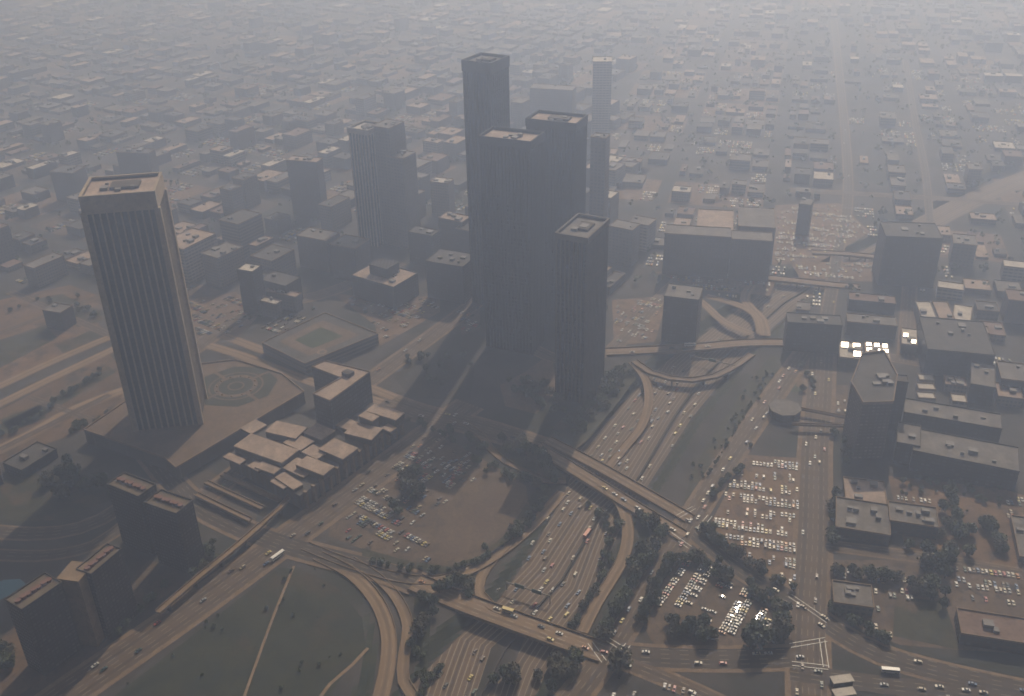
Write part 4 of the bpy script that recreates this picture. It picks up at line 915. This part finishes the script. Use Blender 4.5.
# the hundreds beyond, one mass
def bake(meshes_at,name,mats):
    V=[];Fc=[];MI=[];base=0
    return V
mm=MB(); fm=[plain('paint_'+n.replace(' ','_'),c) for n,c in carcols]+[cglass,tyre]
for (x,y,z,r,k,where,row,i) in far:
    me_=carmesh[k][i%4==0]; ca,sa=math.cos(r),math.sin(r)
    for p_ in me_.polygons:
        if p_.material_index==2: continue
        pts=[]
        for vi in p_.vertices:
            c_=me_.vertices[vi].co; pts.append((x+c_.x*ca-c_.y*sa,y+c_.x*sa+c_.y*ca,z+c_.z))
        mm.face(pts,k if p_.material_index==0 else 11)
tag(mm.build('distant_cars',fm),'mass of tiny cars filling the farther car parks','cars',None,'stuff')
# long vehicles
def long_vehicle(px,py,ang,L,label,bodyc,topc,cat='bus',name='bus',z=.5):
    q_=at(px,py,z); e=empty(name,(q_[0],q_[1],z),label,cat); e.rotation_euler=(0,0,math.radians(ang))
    m_=MB(); m_.box(0,0,L,2.5,.5,3.0,0,0,1); m_.build('body',[plain('coach_'+str(bodyc),bodyc,.4),plain('coachroof_'+str(topc),topc,.4)],e)
    m_=MB(); m_.box(0,0,L-.6,2.54,1.7,2.5,0); m_.build('window_band',cglass,e)
    m_=MB(); m_.box(L/2+.03,0,.08,2.2,1.2,2.7,0); m_.build('windscreen',cglass,e)
    for wx in (-L/2+2,L/2-2.2):
        for s in (-1,1):
            m_=MB(); P=[(wx+.5*math.cos(k*math.pi/5),.5+.5*math.sin(k*math.pi/5)) for k in range(10)]
            for k in range(10):
                a,b=P[k],P[(k+1)%10]; m_.face([(a[0],s*1.0,a[1]),(b[0],s*1.0,b[1]),(b[0],s*1.3,b[1]),(a[0],s*1.3,a[1])])
            m_.face([(p[0],s*1.3,p[1]) for p in P]); m_.build('wheel',tyre,e)
white=(.8,.77,.7)
long_vehicle(278,557,53,11,'white bus turning at the top corner of the grass field',white,white)
long_vehicle(890,672,-8,10.5,'white roofed bus at the bottom right junction among cars',(.5,.45,.4),white)
long_vehicle(587,535,60,9,'orange box truck on the freeway lanes',(.5,.12,.05),(.45,.12,.06),'truck','truck',FZ+.15)
long_vehicle(508,612,-25,8,'yellow truck merging from the hooked ramp',(.5,.35,.08),(.5,.38,.1),'truck','truck')
long_vehicle(690,346,2,11,'pale bus crossing the long upper bridge',white,white,z=.85)
for i,(x,y) in enumerate(((841,684),(843,697))):
    q_=at(x,y); e=empty('kiosk',q_,['upper','lower'][i]+' of two small white roofed kiosks at the bottom edge','kiosk'); a=math.radians(8)
    m_=MB(); m_.box(0,0,12,5,0,4,a); m_.build('wall',f_brown,e); m_=MB(); m_.box(0,0,13,5.8,4,4.5,a,bottom=True); m_.build('roof',roof_white,e)
# sign gantries over the freeway
def gantry(a,b,label,panels):
    A_,B_=at(*a,FZ),at(*b,FZ); e=empty('sign_gantry',A_,label,'sign gantry'); e.location.z=FZ; dx,dy=B_[0]-A_[0],B_[1]-A_[1]; L=math.hypot(dx,dy); an=math.atan2(dy,dx)
    for t in (0,L):
        m_=MB(); m_.box(t*math.cos(an),t*math.sin(an),.5,.5,0,7.5,an); m_.build('post',unit_m,e)
    m_=MB(); m_.box(dx/2,dy/2,L,.6,6.6,7.4,an,bottom=True); m_.build('beam',unit_m,e)
    for t in panels: m_=MB(); m_.box(dx*t,dy*t,7,.3,5.9,9.,an,bottom=True); m_.build('sign_panel',[plain('sign_green',(.02,.08,.05),.5)],e).location=(-.5*math.sin(an)*-1,-.5*math.cos(an),0)
gantry((507,590),(550,604),'dark sign gantry over the lanes just above the lower bridge',(.3,.7))
gantry((690,362),(734,372),'sign gantry by the upper curved bridge',(.5,))
# ------------------------------------------------------------------ procedural city
def blocked(x,y,r):
    if any(inpoly(x+dx,y+dy,P) for P in NB(x,y) for dx,dy in ((0,0),(r,0),(-r,0),(0,r),(0,-r))): return True
    for a,b,hw in RN(x,y):
        if segd(x,y,a,b)[0]<hw+r*.9: return True
    return False
G={}
def key(x,y): return (int(x//100),int(y//100))
for P in BLOCK:
    xs=[p[0] for p in P]; ys=[p[1] for p in P]
    for i in range(int((min(xs)-30)//100),int((max(xs)+30)//100)+1):
        for j in range(int((min(ys)-30)//100),int((max(ys)+30)//100)+1): G.setdefault((i,j),[]).append(P)
RG_={}
for P,hw in ROADS:
    for i in range(len(P)-1):
        a,b=P[i],P[i+1]
        for kx in range(int((min(a[0],b[0])-60)//100),int((max(a[0],b[0])+60)//100)+1):
            for ky in range(int((min(a[1],b[1])-60)//100),int((max(a[1],b[1])+60)//100)+1): RG_.setdefault((kx,ky),[]).append((a,b,hw))
def NB(x,y): return G.get(key(x,y),[])
def RN(x,y): return RG_.get(key(x,y),[])
city=[]; pads={}; padm=[lot_m,lot_dirt,mottled('yard_ground',(.06,.058,.045),(.12,.105,.085),.03),mottled('block_ground',(.14,.125,.11),(.2,.175,.155),.03),lot_dirt]
lots_far=[]
def city_zone(a_deg,test,hfun,bw,bd,sw,seed,dens,lotw):
    rng=random.Random(seed); a=math.radians(a_deg); ux,uy=math.cos(a),math.sin(a); vx,vy=-uy,ux; Rr=3200
    nI=int(Rr*2/(bw+sw)); nJ=int(Rr*2/(bd+sw))
    for i in range(-nI//2,nI):
        for j in range(-nJ//2,nJ):
            bu=i*(bw+sw); bv=j*(bd+sw); cx=(bu+bw/2)*ux+(bv+bd/2)*vx; cy=(bu+bw/2)*uy+(bv+bd/2)*vy
            if cy<560 or cy>3100: continue
            pxx,pyy=pix(cx,cy)
            if pxx<-90 or pxx>1110 or pyy>560 or not test(cx,cy,pxx,pyy): continue
            pm=rng.randrange(5)
            if cy>820 and not blocked(cx,cy,30): pads.setdefault(pm,[]).append(rect(cx,cy,bw,bd,a))
            # lots within the block
            u=0
            while u<bw-14:
                lw=rng.uniform(*lotw) if bw-u>lotw[1] else bw-u
                for half in (0,1):
                    if rng.random()>dens: 
                        if rng.random()<.5: lots_far.append((bu+u+2,bu+u+lw-2,bv+half*bd/2+2,bv+(half+1)*bd/2-2,a))
                        continue
                    w=lw-rng.uniform(2,8); d=(bd/2-3)*rng.uniform(.4,.95)
                    if w<7 or d<7: continue
                    lu=bu+u+lw/2; lv=bv+bd/2*half+bd/4; x=lu*ux+lv*vx; y=lu*uy+lv*vy
                    h=hfun(x,y,rng)*(1 if w>16 else .75)
                    if blocked(x,y,max(w,d)/2): continue
                    city.append((x,y,w,d,a,h,rng.randrange(7),rng.choices(range(5),[4,7,9,1,4])[0]))
                u+=lw
def hd(x,y,rng):
    r=math.hypot(x+20,y-1150); base=33*math.exp(-r/330)+5.5
    return min(44,max(5,base*rng.lognormvariate(0,.55)))
def hw_(x,y,rng): return max(4,7*rng.lognormvariate(0,.45))
sep=lambda x,y: x < 120+ (y-900)*.02 if y<1300 else x<150+(y-1300)*.12
city_zone(-31,lambda x,y,px_,py_: sep(x,y) and y>860 and not(px_<130 and py_>330),hd,105,96,20,3,.74,(13,34))
city_zone(-16,lambda x,y,px_,py_: not sep(x,y) and (y>900 or px_>840),hw_,120,84,18,5,.6,(10,34))
for pm,rs in pads.items():
    m_=MB(); 
    for r_ in rs: m_.face([(x,y,.02) for x,y in r_])
    tag(m_.build('city_block_ground',padm[pm]),kind='structure')
def area(b): return b[5]*b[2]/((b[0]**2+b[1]**2+H*H))+b[2]*b[3]*.4/((b[0]**2+b[1]**2+H*H))
cv=[b for b in city if -20<pix(b[0],b[1],b[5])[0]<1044 and pix(b[0],b[1],0)[1]>-5 and pix(b[0],b[1],b[5])[1]<700]
cv.sort(key=area,reverse=True)
LM=[('left tower',(120,300)),('ribbed grey tower',(370,190)),('tall bluish tower',(486,170)),('twin dark towers',(530,260)),('slim ribbed tower',(582,320)),('long brown hotel',(722,245)),('broad dark hospital block',(911,250)),('long dark slabs',(955,430)),('lawn topped garage',(320,338)),('hillside car parks',(820,230)),('lone far tower',(602,80)),('hexagonal tower',(875,400)),('black flat block',(955,340)),('square roofed office block',(385,278)),('stepped complex',(310,440))]
cnt={}
def near_lm(px_,py_):
    n_,p_=min(LM,key=lambda l: math.dist(l[1],(px_,py_))); dx=px_-p_[0]; dy=py_-p_[1]
    side='right of' if dx>abs(dy) else 'left of' if -dx>abs(dy) else ('behind' if dy<0 else 'in front of'); return n_,side,math.dist(p_,(px_,py_))
ind=[]
for b in cv[:235]:
    px_,py_=pix(b[0],b[1],b[5]); n_,side,dd=near_lm(px_,py_); ind.append((dd,b,n_,side))
ind.sort(key=lambda t:t[0])
for dd,b,n_,side in ind:
    x,y,w,d,a,h,wk,rk=b; hwd='low' if h<14 else 'mid rise' if h<32 else 'high'
    kk=(hwd,wk,rk,n_,side); cnt[kk]=cnt.get(kk,0)+1
    lab=f'{ordw(cnt[kk])} closest {roofs_[rk][1]} roofed {hwd} {walls_[wk][1]} building {side} the {n_}'
    building((x,y),w,d,a,h,walls_[wk][0],roofs_[rk][0],lab,'building','city_building',1 if R.random()<.6 else 2,.8,'city buildings of the hazy downtown and its edge')
m_=MB(); mats=[w_[0] for w_ in walls_]+[r_[0] for r_ in roofs_]+[unit_m]
rg=random.Random(4)
for b in cv[235:]:
    x,y,w,d,a,h,wk,rk=b; m_.box(x,y,w,d,-.2,h,a,wk,7+rk)
    if rg.random()<.6: m_.box(x+rg.uniform(-.2,.2)*w,y+rg.uniform(-.2,.2)*d,w*.25,d*.25,h,h+2.5,a,12,12)
tag(m_.build('distant_buildings',mats),'endless low rooftops fading into haze','buildings',None,'stuff')
# far trees as one mass and far parked cars
rt=random.Random(9); V=[];Fc=[]
for (x,y,s_,_w,z_) in SMALL_TREES:
    me_=crowns[rt.randrange(9)]; i=len(V); z_=ground_z(x,y); V+=[Vector((x+v_.co.x*s_,y+v_.co.y*s_,z_+v_.co.z*s_)) for v_ in me_.vertices]; Fc+=[tuple(i+q for q in p_.vertices) for p_ in me_.polygons]
for k in range(6500):
    x=rt.uniform(-1300,1700); y=rt.uniform(900,2700); px_,py_=pix(x,y)
    if not(-20<px_<1044) or blocked(x,y,3): continue
    if x<250 and y<1500 and rt.random()<.6: continue
    r=rt.uniform(2.5,5.5)
    for q in range(9):
        a=rt.uniform(0,6.28); o=Vector((x+rt.gauss(0,r*.45),y+rt.gauss(0,r*.45),r*rt.uniform(.6,1.8))); s=r*rt.uniform(.3,.6)
        d1=Vector((rt.gauss(0,1),rt.gauss(0,1),rt.gauss(0,.5))).normalized(); d2=d1.cross(Vector((rt.gauss(0,1),rt.gauss(0,1),rt.gauss(0,1)))).normalized(); i=len(V)
        V+=[o-d1*s,o-d2*s,o+d1*s,o+d2*s]; Fc.append((i,i+1,i+2,i+3))
me=bpy.data.meshes.new('distant_trees'); me.from_pydata(V,[],Fc); me.materials.append(leaf[1]); o=bpy.data.objects.new('distant_trees',me); COL.objects.link(o); tag(o,'scattered street trees of the hazy far blocks','trees',None,'stuff')
mm=MB(); n=0
for (u0,u1,v0,v1,a) in lots_far:
    ux,uy=math.cos(a),math.sin(a); vx,vy=-uy,ux; cx=(u0+u1)/2*ux+(v0+v1)/2*vx; cy=(u0+u1)/2*uy+(v0+v1)/2*vy
    if cy>1900: continue
    v=v0+3
    while v<v1-2:
        u=u0+1.5
        while u<u1:
            x=u*ux+v*vx; y=u*uy+v*vy
            if rt.random()<.7 and not blocked(x,y,2): mm.box(x,y,1.9,4.6,.1,1.35,a,R.choices(range(11),cw)[0],0); mm.m[-1]=mm.m[-2]; n+=1
            u+=2.9
        v+=8.5
tag(mm.build('distant_parked_cars',fm[:11]),'specks of parked cars between the far blocks','cars',None,'stuff')
# ------------------------------------------------------------------ haze
hz=MB(); P=[(-8900,-3900),(8900,-3900),(8900,8900),(-8900,8900)]
hz.prism(P,-8,485,0,0,top=True,bottom=True); ho=hz.build('haze',[]) if False else None
me=bpy.data.meshes.new('haze'); vv=[(x,y,z) for z in (-8,485) for x,y in P]; me.from_pydata(vv,[],[(3,2,1,0),(4,5,6,7),(0,1,5,4),(1,2,6,5),(2,3,7,6),(3,0,4,7)])
hm=bpy.data.materials.new('smog'); hm.use_nodes=True; nt=hm.node_tree; nt.nodes.clear(); out=N(nt,'ShaderNodeOutputMaterial'); pv=N(nt,'ShaderNodeVolumePrincipled')
pv.inputs['Color'].default_value=(.66,.775,1,1); pv.inputs['Absorption Color'].default_value=(1,1,1,1); pv.inputs['Density'].default_value=.00066; pv.inputs['Anisotropy'].default_value=.68
nt.links.new(pv.outputs[0],out.inputs['Volume']); me.materials.append(hm); ho=bpy.data.objects.new('haze',me); COL.objects.link(ho); tag(ho,kind='stuff'); ho['label']='thick pale smog over the whole city'
# ------------------------------------------------------------------ light
w=bpy.data.worlds.new('World'); SC.world=w; w.use_nodes=True; nt=w.node_tree; bg=nt.nodes['Background']; sky=N(nt,'ShaderNodeTexSky'); sky.sky_type='NISHITA'; sky.sun_disc=False
sky.sun_elevation=SUN_EL; sky.sun_rotation=SUN_AZ; sky.dust_density=4; nt.links.new(sky.outputs[0],bg.inputs[0]); bg.inputs[1].default_value=.05
ld=bpy.data.lights.new('sun','SUN'); ld.energy=5.; ld.angle=math.radians(.6); ld.color=(1,.925,.86); lo=bpy.data.objects.new('sun',ld); COL.objects.link(lo)
dirv=Vector((-math.cos(SUN_EL)*math.sin(SUN_AZ),-math.cos(SUN_EL)*math.cos(SUN_AZ),-math.sin(SUN_EL))); lo.rotation_euler=dirv.to_track_quat('-Z','Y').to_euler(); lo.location=(300,900,900)
SC.view_settings.view_transform='Standard'; SC.view_settings.look='None'; SC.view_settings.exposure=-.47; SC.view_settings.gamma=1
SC.render.engine='CYCLES'; cy=SC.cycles; cy.use_denoising=True; cy.volume_bounces=3; cy.max_bounces=6; cy.diffuse_bounces=2; cy.glossy_bounces=2; cy.transmission_bounces=1; cy.sample_clamp_indirect=4; cy.filter_width=1.6
print('cars',len(vis),'trees',TREE_N[0],'city',len(cv),'farcars',n)
